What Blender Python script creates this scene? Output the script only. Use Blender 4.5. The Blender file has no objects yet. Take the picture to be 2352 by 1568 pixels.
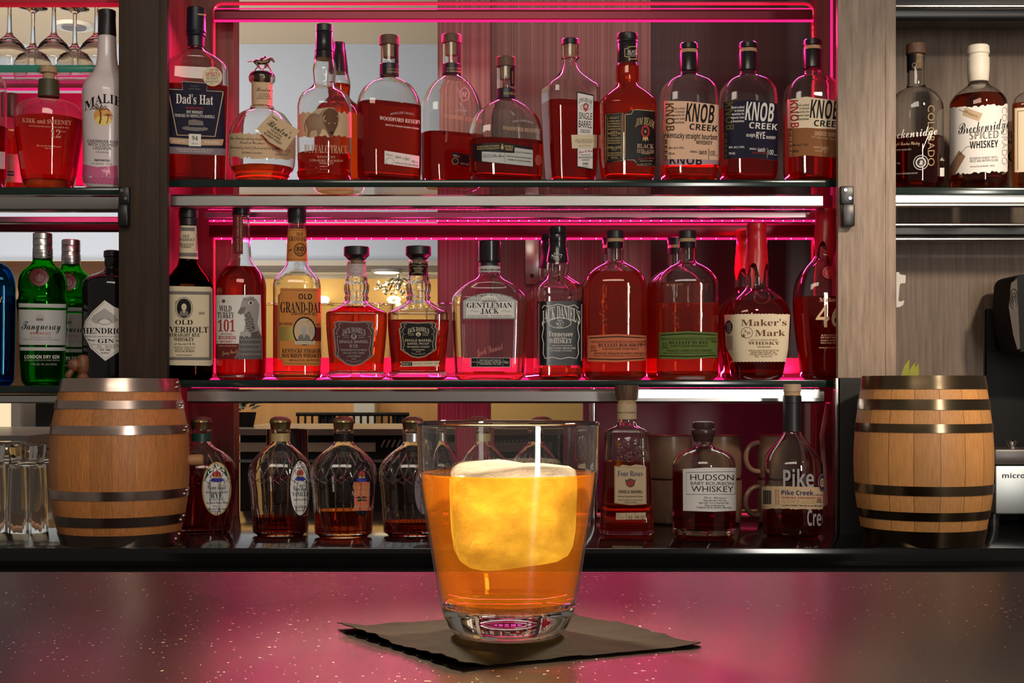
import bpy, math, random
import numpy as np
from mathutils import Vector, Matrix
from mathutils.geometry import tessellate_polygon
random.seed(7)
sc = bpy.context.scene
COL = sc.collection
# ---------------------------------------------------------------- camera (level, standing at the bar, lens shifted up)
F, PX, HY, CZ = 3200.0, 1176.0, 890.0, 1.228          # focal length in pixels of the 2352x1568 frame, centre, horizon, eye height
cam = bpy.data.cameras.new('camera'); cam.sensor_width = 36.0; cam.lens = 36.0*F/2352; cam.shift_y = (HY-784.0)/2352
cam.clip_start = 0.05; cam.clip_end = 60
camo = bpy.data.objects.new('camera', cam); COL.objects.link(camo); camo.location = (0, 0, CZ); camo.rotation_euler = (math.pi/2, 0, 0)
sc.camera = camo
# ---------------------------------------------------------------- world, exposure
w = bpy.data.worlds.new('world'); sc.world = w; w.use_nodes = True
w.node_tree.nodes['Background'].inputs[0].default_value = (1.0, 0.86, 0.74, 1)
w.node_tree.nodes['Background'].inputs[1].default_value = 0.14
sc.view_settings.view_transform = 'Standard'; sc.view_settings.look = 'None'
sc.view_settings.exposure = 0.0; sc.view_settings.gamma = 1.0; sc.view_settings.use_curve_mapping = False
cy = sc.cycles
cy.max_bounces = 14; cy.transmission_bounces = 12; cy.glossy_bounces = 5; cy.diffuse_bounces = 3; cy.transparent_max_bounces = 40
cy.sample_clamp_indirect = 3.0; cy.blur_glossy = 0.6; cy.caustics_reflective = False; cy.caustics_refractive = True
cy.use_denoising = True
# ---------------------------------------------------------------- lamps
PINK = (1.0, 0.02, 0.20); WARM = (1.0, 0.78, 0.52); NEUT = (1.0, 0.88, 0.73)
def lamp_area(name, loc, target, power, sx, sy, col):
    l = bpy.data.lights.new(name, 'AREA'); l.shape = 'RECTANGLE'; l.size = sx; l.size_y = sy; l.energy = power; l.color = col
    o = bpy.data.objects.new(name, l); COL.objects.link(o); o.location = loc
    o.rotation_euler = (Vector(target)-Vector(loc)).to_track_quat('-Z', 'Y').to_euler()
    return o
def lamp_spot(name, loc, target, power, deg, col, rad=0.04, blend=0.6):
    l = bpy.data.lights.new(name, 'SPOT'); l.energy = power; l.color = col; l.spot_size = math.radians(deg); l.spot_blend = blend; l.shadow_soft_size = rad
    o = bpy.data.objects.new(name, l); COL.objects.link(o); o.location = loc
    o.rotation_euler = (Vector(target)-Vector(loc)).to_track_quat('-Z', 'Y').to_euler()
    return o
# ceiling lights on the guests' side of the bar
lamp_area('ceiling_lamp_bar', (-0.25, 0.2, 2.75), (-0.1, 2.95, 1.30), 24, 1.8, 0.5, NEUT)
lamp_spot('ceiling_lamp_right', (1.5, 1.0, 2.5), (1.12, 3.0, 1.40), 190, 34, (1.0, 0.82, 0.64), 0.08)
# a tall bright window behind the guests, seen as upright glints on the glass
lamp_area('window_light', (1.75, -1.6, 1.60), (0.05, 2.95, 1.40), 60, 0.34, 1.8, (1.0, 0.94, 0.86))
# added spots, unseen just above the frame, lighting the drink from behind
lamp_spot('drink_backlight_left', (-0.30, 1.25, 1.80), (-0.005, 0.70, 1.17), 190, 17, (1.0, 0.83, 0.55), 0.05)
lamp_spot('drink_backlight_right', (0.34, 1.15, 1.78), (0.0, 0.70, 1.17), 150, 17, (1.0, 0.80, 0.50), 0.05)
# pink light strips under the shelves (the strips themselves are modelled below)
for nm, z, pw in (('top', 1.600, 10.0), ('upper', 2.09, 20.0), ('counter', 1.236, 0.1)):
    lamp_area('led_down_'+nm, (-0.02, 3.10, z-0.045), (-0.02, 2.97, z-0.4), pw, 1.32, 0.015, PINK).data.spread = math.radians(135)
for nm, z, pw in (('top', 1.668, 13.0), ('middle', 1.251, 12.0)):
    lamp_area('led_up_'+nm, (-0.02, 3.17, z), (-0.02, 3.00, z+0.3), pw, 1.32, 0.012, PINK)
lamp_area('led_left_bay', (-0.98, 3.08, 1.615), (-0.98, 2.97, 2.0), 3.0, 0.3, 0.015, PINK)
# room behind the back bar
lamp_area('back_room_ceiling', (-2.0, 5.2, 2.70), (-1.6, 6.2, 1.6), 36, 2.2, 1.2, (1.0, 0.88, 0.72))
lamp_area('back_room_wall', (-1.2, 6.6, 1.70), (-1.2, 7.1, 1.35), 6, 2.6, 0.2, (1.0, 0.70, 0.36))
lamp_area('back_room_floor', (-1.6, 5.4, 1.45), (-1.6, 6.1, 2.75), 12, 2.0, 0.6, (1.0, 0.88, 0.74))
lamp_spot('back_panel_lamp', (-0.35, 3.30, 1.95), (0.22, 3.55, 1.75), 5, 80, (1.0, 0.72, 0.58), 0.05)

# ---------------------------------------------------------------- pixel helpers (photo pixel at a true depth -> point)
def X(px, d): return (px-PX)*d/F
def Z(py, d): return CZ+(HY-py)*d/F
# ---------------------------------------------------------------- materials
MATS = {}
def mat(name, col=(0.8, 0.8, 0.8), rough=0.5, metal=0.0, **kw):
    if name in MATS: return MATS[name]
    m = bpy.data.materials.new(name); m.use_nodes = True
    b = m.node_tree.nodes['Principled BSDF']
    b.inputs['Base Color'].default_value = (*col, 1); b.inputs['Roughness'].default_value = rough; b.inputs['Metallic'].default_value = metal
    for k, v in kw.items(): b.inputs[k.replace('_', ' ')].default_value = v
    m.diffuse_color = (*col, 1); MATS[name] = m
    return m
def nodes(m): return m.node_tree.nodes, m.node_tree.links
def newmat(name):
    m = bpy.data.materials.new(name); m.use_nodes = True; nt = m.node_tree; nt.nodes.clear()
    out = nt.nodes.new('ShaderNodeOutputMaterial'); MATS[name] = m
    return m, nt, out
def emis(name, col, s):
    m, nt, out = newmat(name); e = nt.nodes.new('ShaderNodeEmission'); e.inputs[0].default_value = (*col, 1); e.inputs[1].default_value = s
    nt.links.new(e.outputs[0], out.inputs[0]); return m
def glass_real(name, col=(1, 1, 1), ior=1.48, rough=0.0):
    m, nt, out = newmat(name); g = nt.nodes.new('ShaderNodeBsdfGlass'); g.inputs['Color'].default_value = (*col, 1)
    g.inputs['IOR'].default_value = ior; g.inputs['Roughness'].default_value = rough
    nt.links.new(g.outputs[0], out.inputs[0]); return m
def schlick(nt, ior, normal=None):
    # mirror share of a thin clear wall, the same from both of its sides
    N = nt.nodes.new; L = nt.links.new; f0 = ((ior-1)/(ior+1))**2
    lw = N('ShaderNodeLayerWeight'); lw.inputs[0].default_value = 0.5
    if normal: L(normal, lw.inputs['Normal'])
    pw = N('ShaderNodeMath'); pw.operation = 'POWER'; pw.inputs[1].default_value = 5.0; L(lw.outputs['Facing'], pw.inputs[0])
    ma = N('ShaderNodeMath'); ma.operation = 'MULTIPLY_ADD'; ma.inputs[1].default_value = 1-f0; ma.inputs[2].default_value = f0; L(pw.outputs[0], ma.inputs[0])
    return ma.outputs[0]
def glass_thin(name, col=(1, 1, 1), ior=1.5, gl=(1, 1, 1), body=0.0, bodycol=(1, 1, 1), rough=0.02, trans=0.0):
    # a clear wall: straight transmission (tinted), mirror reflection by Fresnel, optional share of cloudy body
    m, nt, out = newmat(name); N = nt.nodes.new; L = nt.links.new
    t = N('ShaderNodeBsdfTransparent'); t.inputs[0].default_value = (*col, 1)
    g = N('ShaderNodeBsdfGlossy'); g.inputs[0].default_value = (*gl, 1); g.inputs['Roughness'].default_value = rough
    f = schlick(nt, ior)
    mx = N('ShaderNodeMixShader'); L(f, mx.inputs[0])
    base = t.outputs[0]
    if body > 0:
        d = N('ShaderNodeBsdfTranslucent'); d.inputs[0].default_value = (*bodycol, 1)
        d2 = N('ShaderNodeBsdfDiffuse'); d2.inputs[0].default_value = (*bodycol, 1)
        m1 = N('ShaderNodeMixShader'); m1.inputs[0].default_value = 0.35; L(d.outputs[0], m1.inputs[1]); L(d2.outputs[0], m1.inputs[2])
        m2 = N('ShaderNodeMixShader'); m2.inputs[0].default_value = body; L(base, m2.inputs[1]); L(m1.outputs[0], m2.inputs[2]); base = m2.outputs[0]
    L(base, mx.inputs[1]); L(g.outputs[0], mx.inputs[2]); L(mx.outputs[0], out.inputs[0])
    return m
def wood(name, c1, c2, scale=(40, 40, 2.0), rough=0.45, det=6, bump=0.15, stripes=None):
    m = mat(name, c1, rough); N, L = nodes(m); b = N['Principled BSDF']
    tc = N.new('ShaderNodeTexCoord'); mp = N.new('ShaderNodeMapping'); mp.inputs['Scale'].default_value = scale
    nz = N.new('ShaderNodeTexNoise'); nz.inputs['Scale'].default_value = 1.0; nz.inputs['Detail'].default_value = det; nz.inputs['Roughness'].default_value = 0.65
    cr = N.new('ShaderNodeValToRGB'); cr.color_ramp.elements[0].position = 0.32; cr.color_ramp.elements[1].position = 0.68
    cr.color_ramp.elements[0].color = (*c2, 1); cr.color_ramp.elements[1].color = (*c1, 1)
    L.new(tc.outputs['Object'], mp.inputs[0]); L.new(mp.outputs[0], nz.inputs['Vector']); L.new(nz.outputs['Fac'], cr.inputs[0]); L.new(cr.outputs[0], b.inputs['Base Color'])
    if bump:
        bp = N.new('ShaderNodeBump'); bp.inputs['Strength'].default_value = bump; bp.inputs['Distance'].default_value = 0.002
        L.new(nz.outputs['Fac'], bp.inputs['Height']); L.new(bp.outputs[0], b.inputs['Normal'])
    return m
# ---------------------------------------------------------------- mesh builder
class MB:
    def __init__(s): s.v = []; s.f = []; s.m = []; s.mats = []
    def mi(s, m):
        if m not in s.mats: s.mats.append(m)
        return s.mats.index(m)
    def add(s, vs, fs, m):
        o = len(s.v); k = s.mi(m); s.v.extend([tuple(p) for p in vs])
        for f in fs: s.f.append([i+o for i in f]); s.m.append(k)
    def box(s, x0, x1, y0, y1, z0, z1, m, bev=0.0):
        if bev <= 0:
            vs = [(x, y, z) for z in (z0, z1) for y in (y0, y1) for x in (x0, x1)]
            s.add(vs, [(0, 2, 3, 1), (4, 5, 7, 6), (0, 1, 5, 4), (2, 6, 7, 3), (0, 4, 6, 2), (1, 3, 7, 5)], m); return
        b = min(bev, (x1-x0)*.45, (y1-y0)*.45, (z1-z0)*.45); rows = []
        for zz, ins in ((z0, b), (z0+b*.3, b*.3), (z0+b, 0), (z1-b, 0), (z1-b*.3, b*.3), (z1, b)):
            r = []
            for cx_, cy_, a0 in ((x1, y1, 0), (x0, y1, 90), (x0, y0, 180), (x1, y0, 270)):
                sx = -1 if cx_ == x1 else 1; sy = -1 if cy_ == y1 else 1
                for k in range(4):
                    a = math.radians(a0+k*30); rr = b
                    r.append((cx_+sx*(b+ins)+rr*math.cos(a), cy_+sy*(b+ins)+rr*math.sin(a), zz))
            rows.append(r)
        s.rings(rows, m, True, True)
    def rings(s, rows, m, cap0=True, cap1=True, closed=True, loop=False):
        n = len(rows[0]); vs = [p for r in rows for p in r]; fs = []; nr = len(rows)
        for i in range(nr-(0 if loop else 1)):
            for j in range(n if closed else n-1):
                k = (j+1) % n; i2 = (i+1) % nr; fs.append((i*n+j, i*n+k, i2*n+k, i2*n+j))
        if cap0: fs.append(tuple(reversed(range(n))))
        if cap1: fs.append(tuple(range((len(rows)-1)*n, len(rows)*n)))
        s.add(vs, fs, m)
    def lathe(s, prof, m, n=48, c=(0, 0), cap0=True, cap1=True, n_=2, q=1, flute=None, loop=False):
        rows = []
        for z, r in prof:
            row = []
            for j in range(n):
                a = 2*math.pi*j/n; rr = r*(1+(flute[1]*math.cos(a*flute[0]) if flute else 0))
                row.append((c[0]+rr*math.cos(a), c[1]+rr*math.sin(a), z))
            rows.append(row)
        s.rings(rows, m, cap0, cap1, True, loop)
    def tube(s, pts, r, m, n=8, caps=True):
        pts = [Vector(p) for p in pts]; rows = []
        rr = r if isinstance(r, (list, tuple)) else [r]*len(pts)
        up = Vector((0, 0, 1)); t0 = (pts[1]-pts[0]).normalized()
        if abs(t0.dot(up)) > .95: up = Vector((1, 0, 0))
        for i, p in enumerate(pts):
            t = (pts[min(i+1, len(pts)-1)]-pts[max(i-1, 0)]).normalized()
            a = (up-t*up.dot(t)).normalized(); b = t.cross(a)
            if i: 
                pa = a
            up = a
            rows.append([tuple(p+(a*math.cos(2*math.pi*j/n)+b*math.sin(2*math.pi*j/n))*rr[i]) for j in range(n)])
        s.rings(rows, m, caps, caps)
    def ball(s, c, r, m, n=12, sq=(1, 1, 1)):
        prof = [(-math.cos(math.pi*i/n), math.sin(math.pi*i/n)) for i in range(n+1)]
        rows = [[(c[0]+sq[0]*r*max(w_, 1e-3)*math.cos(2*math.pi*j/(2*n)), c[1]+sq[1]*r*max(w_, 1e-3)*math.sin(2*math.pi*j/(2*n)), c[2]+sq[2]*r*h) for j in range(2*n)] for h, w_ in prof]
        s.rings(rows, m)
    def prism(s, pts, m, axis='y', a=0, b=1):
        # outline given in two axes, extruded along the third
        if axis == 'y': f = lambda p, t: (p[0], t, p[1])
        elif axis == 'x': f = lambda p, t: (t, p[0], p[1])
        else: f = lambda p, t: (p[0], p[1], t)
        n = len(pts); vs = [f(p, a) for p in pts]+[f(p, b) for p in pts]
        fs = [(i, (i+1) % n, n+(i+1) % n, n+i) for i in range(n)]+[tuple(reversed(range(n))), tuple(range(n, 2*n))]
        s.add(vs, fs, m)
    def build(s, name, parent=None, loc=None, sharp=32, smooth=True, flip=False):
        me = bpy.data.meshes.new(name); me.from_pydata(s.v, [], s.f)
        for m in s.mats: me.materials.append(m)
        me.polygons.foreach_set('material_index', s.m)
        me.polygons.foreach_set('use_smooth', [smooth]*len(s.f)); me.update()
        import bmesh
        bm = bmesh.new(); bm.from_mesh(me); bmesh.ops.recalc_face_normals(bm, faces=bm.faces); bm.to_mesh(me); bm.free()
        if smooth and sharp: me.set_sharp_from_angle(angle=math.radians(sharp))
        o = bpy.data.objects.new(name, me); COL.objects.link(o)
        if parent: o.parent = parent
        if loc: o.location = loc
        return o
def empty(name, loc, rz=0.0):
    o = bpy.data.objects.new(name, None); COL.objects.link(o); o.location = loc; o.rotation_euler = (0, 0, rz); o.empty_display_size = .05
    return o
def tag(o, label, cat=None, group=None):
    o['label'] = label
    if cat: o['category'] = cat
    if group: o['group'] = group
    return o
def struct(o, label=None):
    o['kind'] = 'structure'
    if label: o['label'] = label
    return o
def copy_tree(o, parent=None):
    c = o.copy(); COL.objects.link(c)
    if parent: c.parent = parent
    for ch in list(o.children): copy_tree(ch, c)
    return c
# ---------------------------------------------------------------- lettering
STY = {'p': None, 'sb': (0x1D400, 0x1D41A, 0x1D7CE), 'sc': (0x1D4D0, 0x1D4EA, 0), 'b': (0x1D5D4, 0x1D5EE, 0x1D7EC), 'i': (0x1D468, 0x1D482, 0), 'fr': (0x1D56C, 0x1D586, 0), 'ds': (0x1D538, 0x1D552, 0x1D7D8)}
HOLES = {0x1D53A: 0x2102, 0x1D53F: 0x210D, 0x1D545: 0x2115, 0x1D547: 0x2119, 0x1D548: 0x211A, 0x1D549: 0x211D, 0x1D551: 0x2124}
_cu = bpy.data.curves.new('lettering', 'FONT'); _cu.size = 1.0; _cu.resolution_u = 3
_co = bpy.data.objects.new('lettering', _cu); COL.objects.link(_co)
_tc = {}
def _conv(s_, st):
    c = STY[st]
    if not c: return s_
    o = ''
    for ch in s_:
        k = None
        if 'A' <= ch <= 'Z': k = c[0]+ord(ch)-65
        elif 'a' <= ch <= 'z': k = c[1]+ord(ch)-97
        elif '0' <= ch <= '9' and c[2]: k = c[2]+ord(ch)-48
        o += chr(HOLES.get(k, k)) if k else ch
    return o
def glyphs(s_, st):
    """2D triangles of a string, scaled so a capital is 1 high, centred on its box in x, baseline-to-cap centred in y"""
    k = (s_, st)
    if k in _tc: return _tc[k]
    def raw(t):
        _cu.body = _conv(t, st); dg = bpy.context.evaluated_depsgraph_get(); dg.update(); e = _co.evaluated_get(dg); me = e.to_mesh(); me.calc_loop_triangles()
        v = np.array([(p.co.x, p.co.y) for p in me.vertices]); f = [tuple(t_.vertices) for t_ in me.loop_triangles]; e.to_mesh_clear(); return v, f
    hk = ('H', st, 'cap')
    if hk not in _tc:
        hv, _ = raw('H' if st != 'sc' else 'B'); _tc[hk] = (hv[:, 1].min(), hv[:, 1].max())
    y0, y1 = _tc[hk]; v, f = raw(s_); v = v.copy()
    v[:, 1] = (v[:, 1]-(y0+y1)/2)/(y1-y0); cxm = (v[:, 0].min()+v[:, 0].max())/2; v[:, 0] = (v[:, 0]-cxm)/(y1-y0)
    _tc[k] = (v, f); return _tc[k]
def text2d(s_, xc, yc, h, wd, st, arc=0, rot=0):
    v, f = glyphs(s_, st); wn = v[:, 0].max()-v[:, 0].min(); sx = wd/wn if wd else h
    x = v[:, 0]*sx; y = v[:, 1]*h
    if arc:
        u = x/(wn*sx/2); y = y-arc*u*u
    if rot:
        a = math.radians(rot); x, y = x*math.cos(a)-y*math.sin(a), x*math.sin(a)+y*math.cos(a)
    return list(zip(xc+x, yc-y)), f                    # image-like axes: y down
def subdiv(vs, fs, L, Ly=1e9):
    vs = list(vs); out = []; st = list(fs); mem = {}
    def mid(a, b):
        k = (min(a, b), max(a, b))
        if k not in mem:
            mem[k] = len(vs); vs.append(((vs[a][0]+vs[b][0])/2, (vs[a][1]+vs[b][1])/2))
        return mem[k]
    while st:
        a, b, c = st.pop()
        d = [max(abs(vs[p][0]-vs[q][0]), abs(vs[p][1]-vs[q][1])*L/Ly) for p, q in ((a, b), (b, c), (c, a))]
        k = d.index(max(d))
        if d[k] <= L: out.append((a, b, c)); continue
        if k == 1: a, b, c = b, c, a
        elif k == 2: a, b, c = c, a, b
        m_ = mid(a, b); st += [(a, m_, c), (m_, b, c)]
    return vs, out
def ell(x, y, rx, ry, n=40): return [(x+rx*math.cos(2*math.pi*i/n), y+ry*math.sin(2*math.pi*i/n)) for i in range(n)]
# label commands, in pixel coordinates of one close-up view: each returns (2D verts, tris, material)
def T(s_, x, y, h, wd, st, m, arc=0, rot=0):
    v, f = text2d(s_, x, y, h, wd, st, arc, rot); return v, f, m
def P(pts, m):
    return list(pts), [tuple(t) for t in tessellate_polygon([[Vector((p[0], p[1], 0)) for p in pts]])], m
def R(x0, y0, x1, y1, m): return P([(x0, y0), (x1, y0), (x1, y1), (x0, y1)], m)
def E(x, y, rx, ry, m, n=40): return P(ell(x, y, rx, ry, n), m)
def L(pts, wd, m, closed=False):
    v = []; f = []; n = len(pts); 
    for i, p in enumerate(pts):
        a = pts[(i-1) % n] if (closed or i > 0) else p; b = pts[(i+1) % n] if (closed or i < n-1) else p
        dx, dy = b[0]-a[0], b[1]-a[1]; l = math.hypot(dx, dy) or 1
        v += [(p[0]-dy/l*wd/2, p[1]+dx/l*wd/2), (p[0]+dy/l*wd/2, p[1]-dx/l*wd/2)]
    for i in range(n if closed else n-1):
        j = (i+1) % n; f += [(2*i, 2*i+1, 2*j+1), (2*i, 2*j+1, 2*j)]
    return v, f, m
def O(x, y, rx, ry, wd, m, n=40): return L(ell(x, y, rx, ry, n), wd, m, True)
def torn(x0, y0, x1, y1, m, amp=6, step=14, sl=0):
    # a paper rectangle with torn top and bottom edges (sl: drop of the right side)
    k = max(2, int((x1-x0)/step)); rnd = random.Random(int(x0*7+y0))
    f = lambda i: x0+(x1-x0)*i/k
    top = [(f(i), y0+sl*i/k+rnd.uniform(-amp, amp)) for i in range(k+1)]; bot = [(f(i), y1+sl*i/k+rnd.uniform(-amp, amp)) for i in range(k, -1, -1)]
    return P(top+bot, m)
# ---------------------------------------------------------------- bottles
def smooth(t): t = min(1, max(0, t)); return t*t*(3-2*t)
PH = np.linspace(0, 2*np.pi, 240, endpoint=False)
_ext = {}
def se_r(phi, a, b, n): return (np.abs(np.sin(phi)/a)**n+np.abs(np.cos(phi)/b)**n)**(-1.0/n)
def ext(n, q, rot):
    k = (round(n, 2), round(q, 3), round(rot, 3))
    if k not in _ext:
        r = se_r(PH-k[2], 1, k[1], k[0]); _ext[k] = float(np.max(np.abs(r*np.sin(PH))))
    return _ext[k]
def pchip(x, y, xq):
    x = np.array(x, float); y = np.array(y, float); h = np.diff(x); d = np.diff(y)/h; m = np.zeros(len(x))
    for i in range(1, len(x)-1):
        if d[i-1]*d[i] > 0:
            w1 = 2*h[i]+h[i-1]; w2 = h[i]+2*h[i-1]; m[i] = (w1+w2)/(w1/d[i-1]+w2/d[i])
    m[0] = d[0]; m[-1] = d[-1]
    k = np.clip(np.searchsorted(x, xq)-1, 0, len(h)-1); t = (xq-x[k])/h[k]
    return (2*t**3-3*t**2+1)*y[k]+(t**3-2*t**2+t)*h[k]*m[k]+(-2*t**3+3*t**2)*y[k+1]+(t**3-t**2)*h[k]*m[k+1]
class Bottle:
    def __init__(s, name, label, group, cx, prof, D, zb, n=2.0, q=1.0, rot=0.0, cat='bottle', fl=None, seg=64, extra=0):
        s.D = D; s.s = D/F; s.cx = cx; s.zb = zb; s.n = n; s.q = q; s.rot = math.radians(rot); s.fl = fl; s.seg = seg
        x = X(cx, D); th = math.atan2(x, D); s.ct = math.cos(th)
        s.root = tag(empty(name, (x, D, zb), -th), label, cat, group)
        zz = [CZ+(HY-y)*s.s-zb for y, _ in prof]; ww = [h*s.s*s.ct for _, h in prof]
        zz[-1] = 0.0
        zz = zz[::-1]; ww = ww[::-1]
        for i in range(1, len(zz)): zz[i] = max(zz[i], zz[i-1]+1e-4)
        s.zc, s.wc = np.array(zz), np.array(ww); s.H = zz[-1]; s.wm = max(ww); s.wn = ww[-1]
    def W(s, z): return pchip(s.zc, s.wc, np.clip(np.array(z, float), s.zc[0], s.zc[-1]))
    def shape(s, w_):
        t = smooth((w_-s.wn)/max(1e-5, (s.wm*.86-s.wn))); n = 2+(s.n-2)*t; q = 1+(s.q-1)*t
        a = w_/ext(n, q, s.rot); return a, a*q, n
    def ring(s, z, w_, inset=0, seg=None):
        a, b, n = s.shape(w_); a -= inset; b -= inset; ph = np.linspace(0, 2*np.pi, seg or s.seg, endpoint=False)
        r = se_r(ph-s.rot, max(a, 1e-4), max(b, 1e-4), n)
        if s.fl:
            z0, z1, k, am = s.fl
            if z0 < z < z1: r = r*(1+am*math.sin(math.pi*(z-z0)/(z1-z0))**.5*np.cos(ph*k))
        return [(float(r_*math.sin(p)), float(-r_*math.cos(p)), float(z)) for r_, p in zip(r, ph)]
    def zs(s, z0, z1, step=.004):
        z = set(np.linspace(z0, z1, max(3, int((z1-z0)/step))).tolist()); z |= {float(c) for c in s.zc if z0 < c < z1}
        return sorted(z)
    def body(s, m, wall=.003, base=.009, name='glass_body', fil=.006, neckwall=None):
        mb = MB(); zs = s.zs(0, s.H); w0 = float(s.W(0)); f = min(fil, w0*.2)
        rows = []
        for k in range(4):
            a = math.pi/2*k/4; rows.append(s.ring(f*(1-math.cos(a)) if k else 0.0, w0-f*(1-math.sin(a))))
        rows = [s.ring(f*(1-math.sin(math.pi/2*(1-k/4))), w0-f*(1-math.cos(math.pi/2*(1-k/4))) if k < 4 else w0) for k in range(4)]
        rows = [s.ring(0.0, w0-f)]+[s.ring(f*(1-math.cos(t)), w0-f+f*math.sin(t)) for t in (.4, .8, 1.2)]
        rows += [s.ring(z, float(s.W(z))) for z in zs if z > f]
        if wall:
            inn = [s.ring(z, float(s.W(z)), wall) for z in reversed(zs) if z > base+.004]+[s.ring(base+.001, float(s.W(base)), wall+.003), s.ring(base, float(s.W(base)), wall+.008)]
            rows += inn
        mb.rings(rows, m, True, True); return mb.build(name, s.root, sharp=40)
    def liquid(s, y, m, wall=.003, base=.009, ins=-.0002):
        zl = CZ+(HY-y)*s.s-s.zb; mb = MB()
        rows = [s.ring(base-.0002, float(s.W(base)), wall+.008+ins), s.ring(base+.001, float(s.W(base)), wall+.003+ins)]
        rows += [s.ring(z, float(s.W(z)), wall+ins) for z in s.zs(base+.004, zl)]
        mb.rings(rows, m); return mb.build('liquid', s.root, sharp=40)
    def part(s, name, m, prof, n=2.0, q=1.0, seg=40, parent=None, dx=0, flute=None, drips=None):
        # solid of revolution given by pixel rows (y, half width), top to bottom
        mb = MB(); rows = []
        e_ = ext(n, q, s.rot)
        for y, h in prof:
            z = CZ+(HY-y)*s.s-s.zb; a = h*s.s*s.ct/e_; row = []
            for j in range(seg):
                p = 2*math.pi*j/seg; r = float(se_r(np.array([p-s.rot]), a, a*q, n)[0])
                if flute: r *= 1+flute[1]*math.cos(p*flute[0])
                zz = z
                if drips and y == prof[-1][0]: zz = z-drips*s.s*abs(math.sin(p*2.5+.6))**3*(1+.5*math.sin(p*3))
                row.append((r*math.sin(p)+dx*s.s, -r*math.cos(p), zz))
            rows.append(row)
        mb.rings(rows[::-1], m); return mb.build(name, parent or s.root, sharp=30)
    def table(s, z):
        k = round(float(z)*1000)
        if not hasattr(s, '_t'): s._t = {}
        if k not in s._t:
            w_ = float(s.W(min(max(k/1000.0, 0.0), s.H))); a, b, n = s.shape(w_); ph = np.linspace(-1.5, 1.5, 121); r = se_r(ph-s.rot, a, b, n); x = r*np.sin(ph)
            i0 = int(np.argmin(x)); i1 = int(np.argmax(x)); s._t[k] = (x[i0:i1+1], ph[i0:i1+1], r[i0:i1+1])
        return s._t[k]
    def surf(s, px, py, off, tabz=None):
        dep = s.D-s.wm*.8
        for _ in range(2):
            z = CZ+(HY-py)*dep/F-s.zb; x = (px-s.cx)*s.s*s.ct*(dep/s.D)
            xs, ph, rr = s.table(z); xx = min(max(x, xs[0]*.995), xs[-1]*.995); p = float(np.interp(xx, xs, ph)); r = float(np.interp(xx, xs, rr)); dep = s.D-r*math.cos(p)
        r += off; return (r*math.sin(p), -r*math.cos(p), z)
    def label(s, tf, cmds, name='front_label', off=.00035, extra=0.0, step=.00007, Lx=9, parent=None):
        ox, oy, sc_ = tf; mb = MB(); ys = [oy+p[1]/sc_ for v, f, m in cmds for p in v]
        rp = float(np.min(s.W(np.array([CZ+(HY-y)*s.s-s.zb for y in (min(ys), max(ys))]))))/s.s
        Lx = min(Lx, math.sqrt(8*rp*(.035 if s.n < 3 else .02)))
        for i, (v, f, m) in enumerate(cmds):
            v, f = subdiv(v, f, Lx*sc_, 9*sc_)
            mb.add([s.surf(ox+p[0]/sc_, oy+p[1]/sc_, off+extra+min(i, 8)*step+max(0, i-8)*step*.2) for p in v], f, m)
        o = mb.build_raw(name, parent or s.root); return o
def _raw(s, name, parent=None, loc=None):
    me = bpy.data.meshes.new(name); me.from_pydata(s.v, [], s.f)
    for m in s.mats: me.materials.append(m)
    me.polygons.foreach_set('material_index', s.m); me.update()
    o = bpy.data.objects.new(name, me); COL.objects.link(o)
    if parent: o.parent = parent
    if loc: o.location = loc
    return o
MB.build_raw = _raw
def flat_label(name, tf, cmds, d, parent=None, off=.0006, step=.00015, dz=0):
    # lettering on a vertical flat face standing at depth d
    ox, oy, sc_ = tf; mb = MB()
    for i, (v, f, m) in enumerate(cmds):
        dd = d-off-i*step; mb.add([(X(ox+p[0]/sc_, dd), dd, Z(oy+p[1]/sc_, dd)) for p in v], f, m)
    o = mb.build_raw(name); 
    return o
Z1 = (0, 0, 3.409); Z2 = (360, 0, 3.484); Z3 = (800, 0, 3.484); Z4 = (1220, 50, 3.92); Z5 = (1490, 50, 3.919); Z6 = (1900, 0, 2.8); Z7 = (0, 420, 3.267)
Z8 = (370, 440, 3.408); Z9 = (730, 500, 3.92); Z10 = (1180, 480, 3.734); Z11 = (1600, 460, 3.5625); Z12 = (0, 850, 3.267); Z13 = (400, 880, 3.484); Z14 = (1340, 860, 3.337); Z15 = (1880, 820, 3.074)
# ================================================================ materials
ZT, ZM, ZC, DB = 1.661, 1.244, 0.928, 2.955           # shelf tops, counter top, depth of the front row of bottles
walnut = wood('walnut', (0.050, 0.026, 0.012), (0.020, 0.010, 0.0045), (55, 55, 3.0), 0.7)
litwood = wood('weathered_lit_wood', (0.36, 0.27, 0.205), (0.20, 0.145, 0.105), (110, 60, 9.0), 0.6, bump=0.3)  # weathered grain, with the post's stronger light painted into its paler colour
panelw = wood('panel_wood', (0.145, 0.092, 0.058), (0.07, 0.041, 0.024), (160, 60, 7.0), 0.55, bump=0.3)
redwood = wood('red_brown_wood', (0.16, 0.05, 0.035), (0.07, 0.022, 0.016), (60, 60, 3.0), 0.45)
stripew = wood('striped_laminate', (0.20, 0.12, 0.095), (0.055, 0.028, 0.022), (260, 260, 0.6), 0.5, det=3, bump=0.0)
stripew2 = wood('striped_laminate_light', (0.26, 0.175, 0.135), (0.10, 0.06, 0.047), (230, 230, 0.6), 0.5, det=3, bump=0.0)
goldwood = wood('golden_wood', (0.62, 0.36, 0.14), (0.48, 0.26, 0.09), (12, 12, 1.0), 0.5, bump=0)
midwood = wood('mid_brown_wood', (0.14, 0.062, 0.028), (0.09, 0.04, 0.018), (3, 3, 25), 0.5, bump=0)
steel = mat('brushed_steel', (0.55, 0.54, 0.52), 0.26, 1.0)
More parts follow.
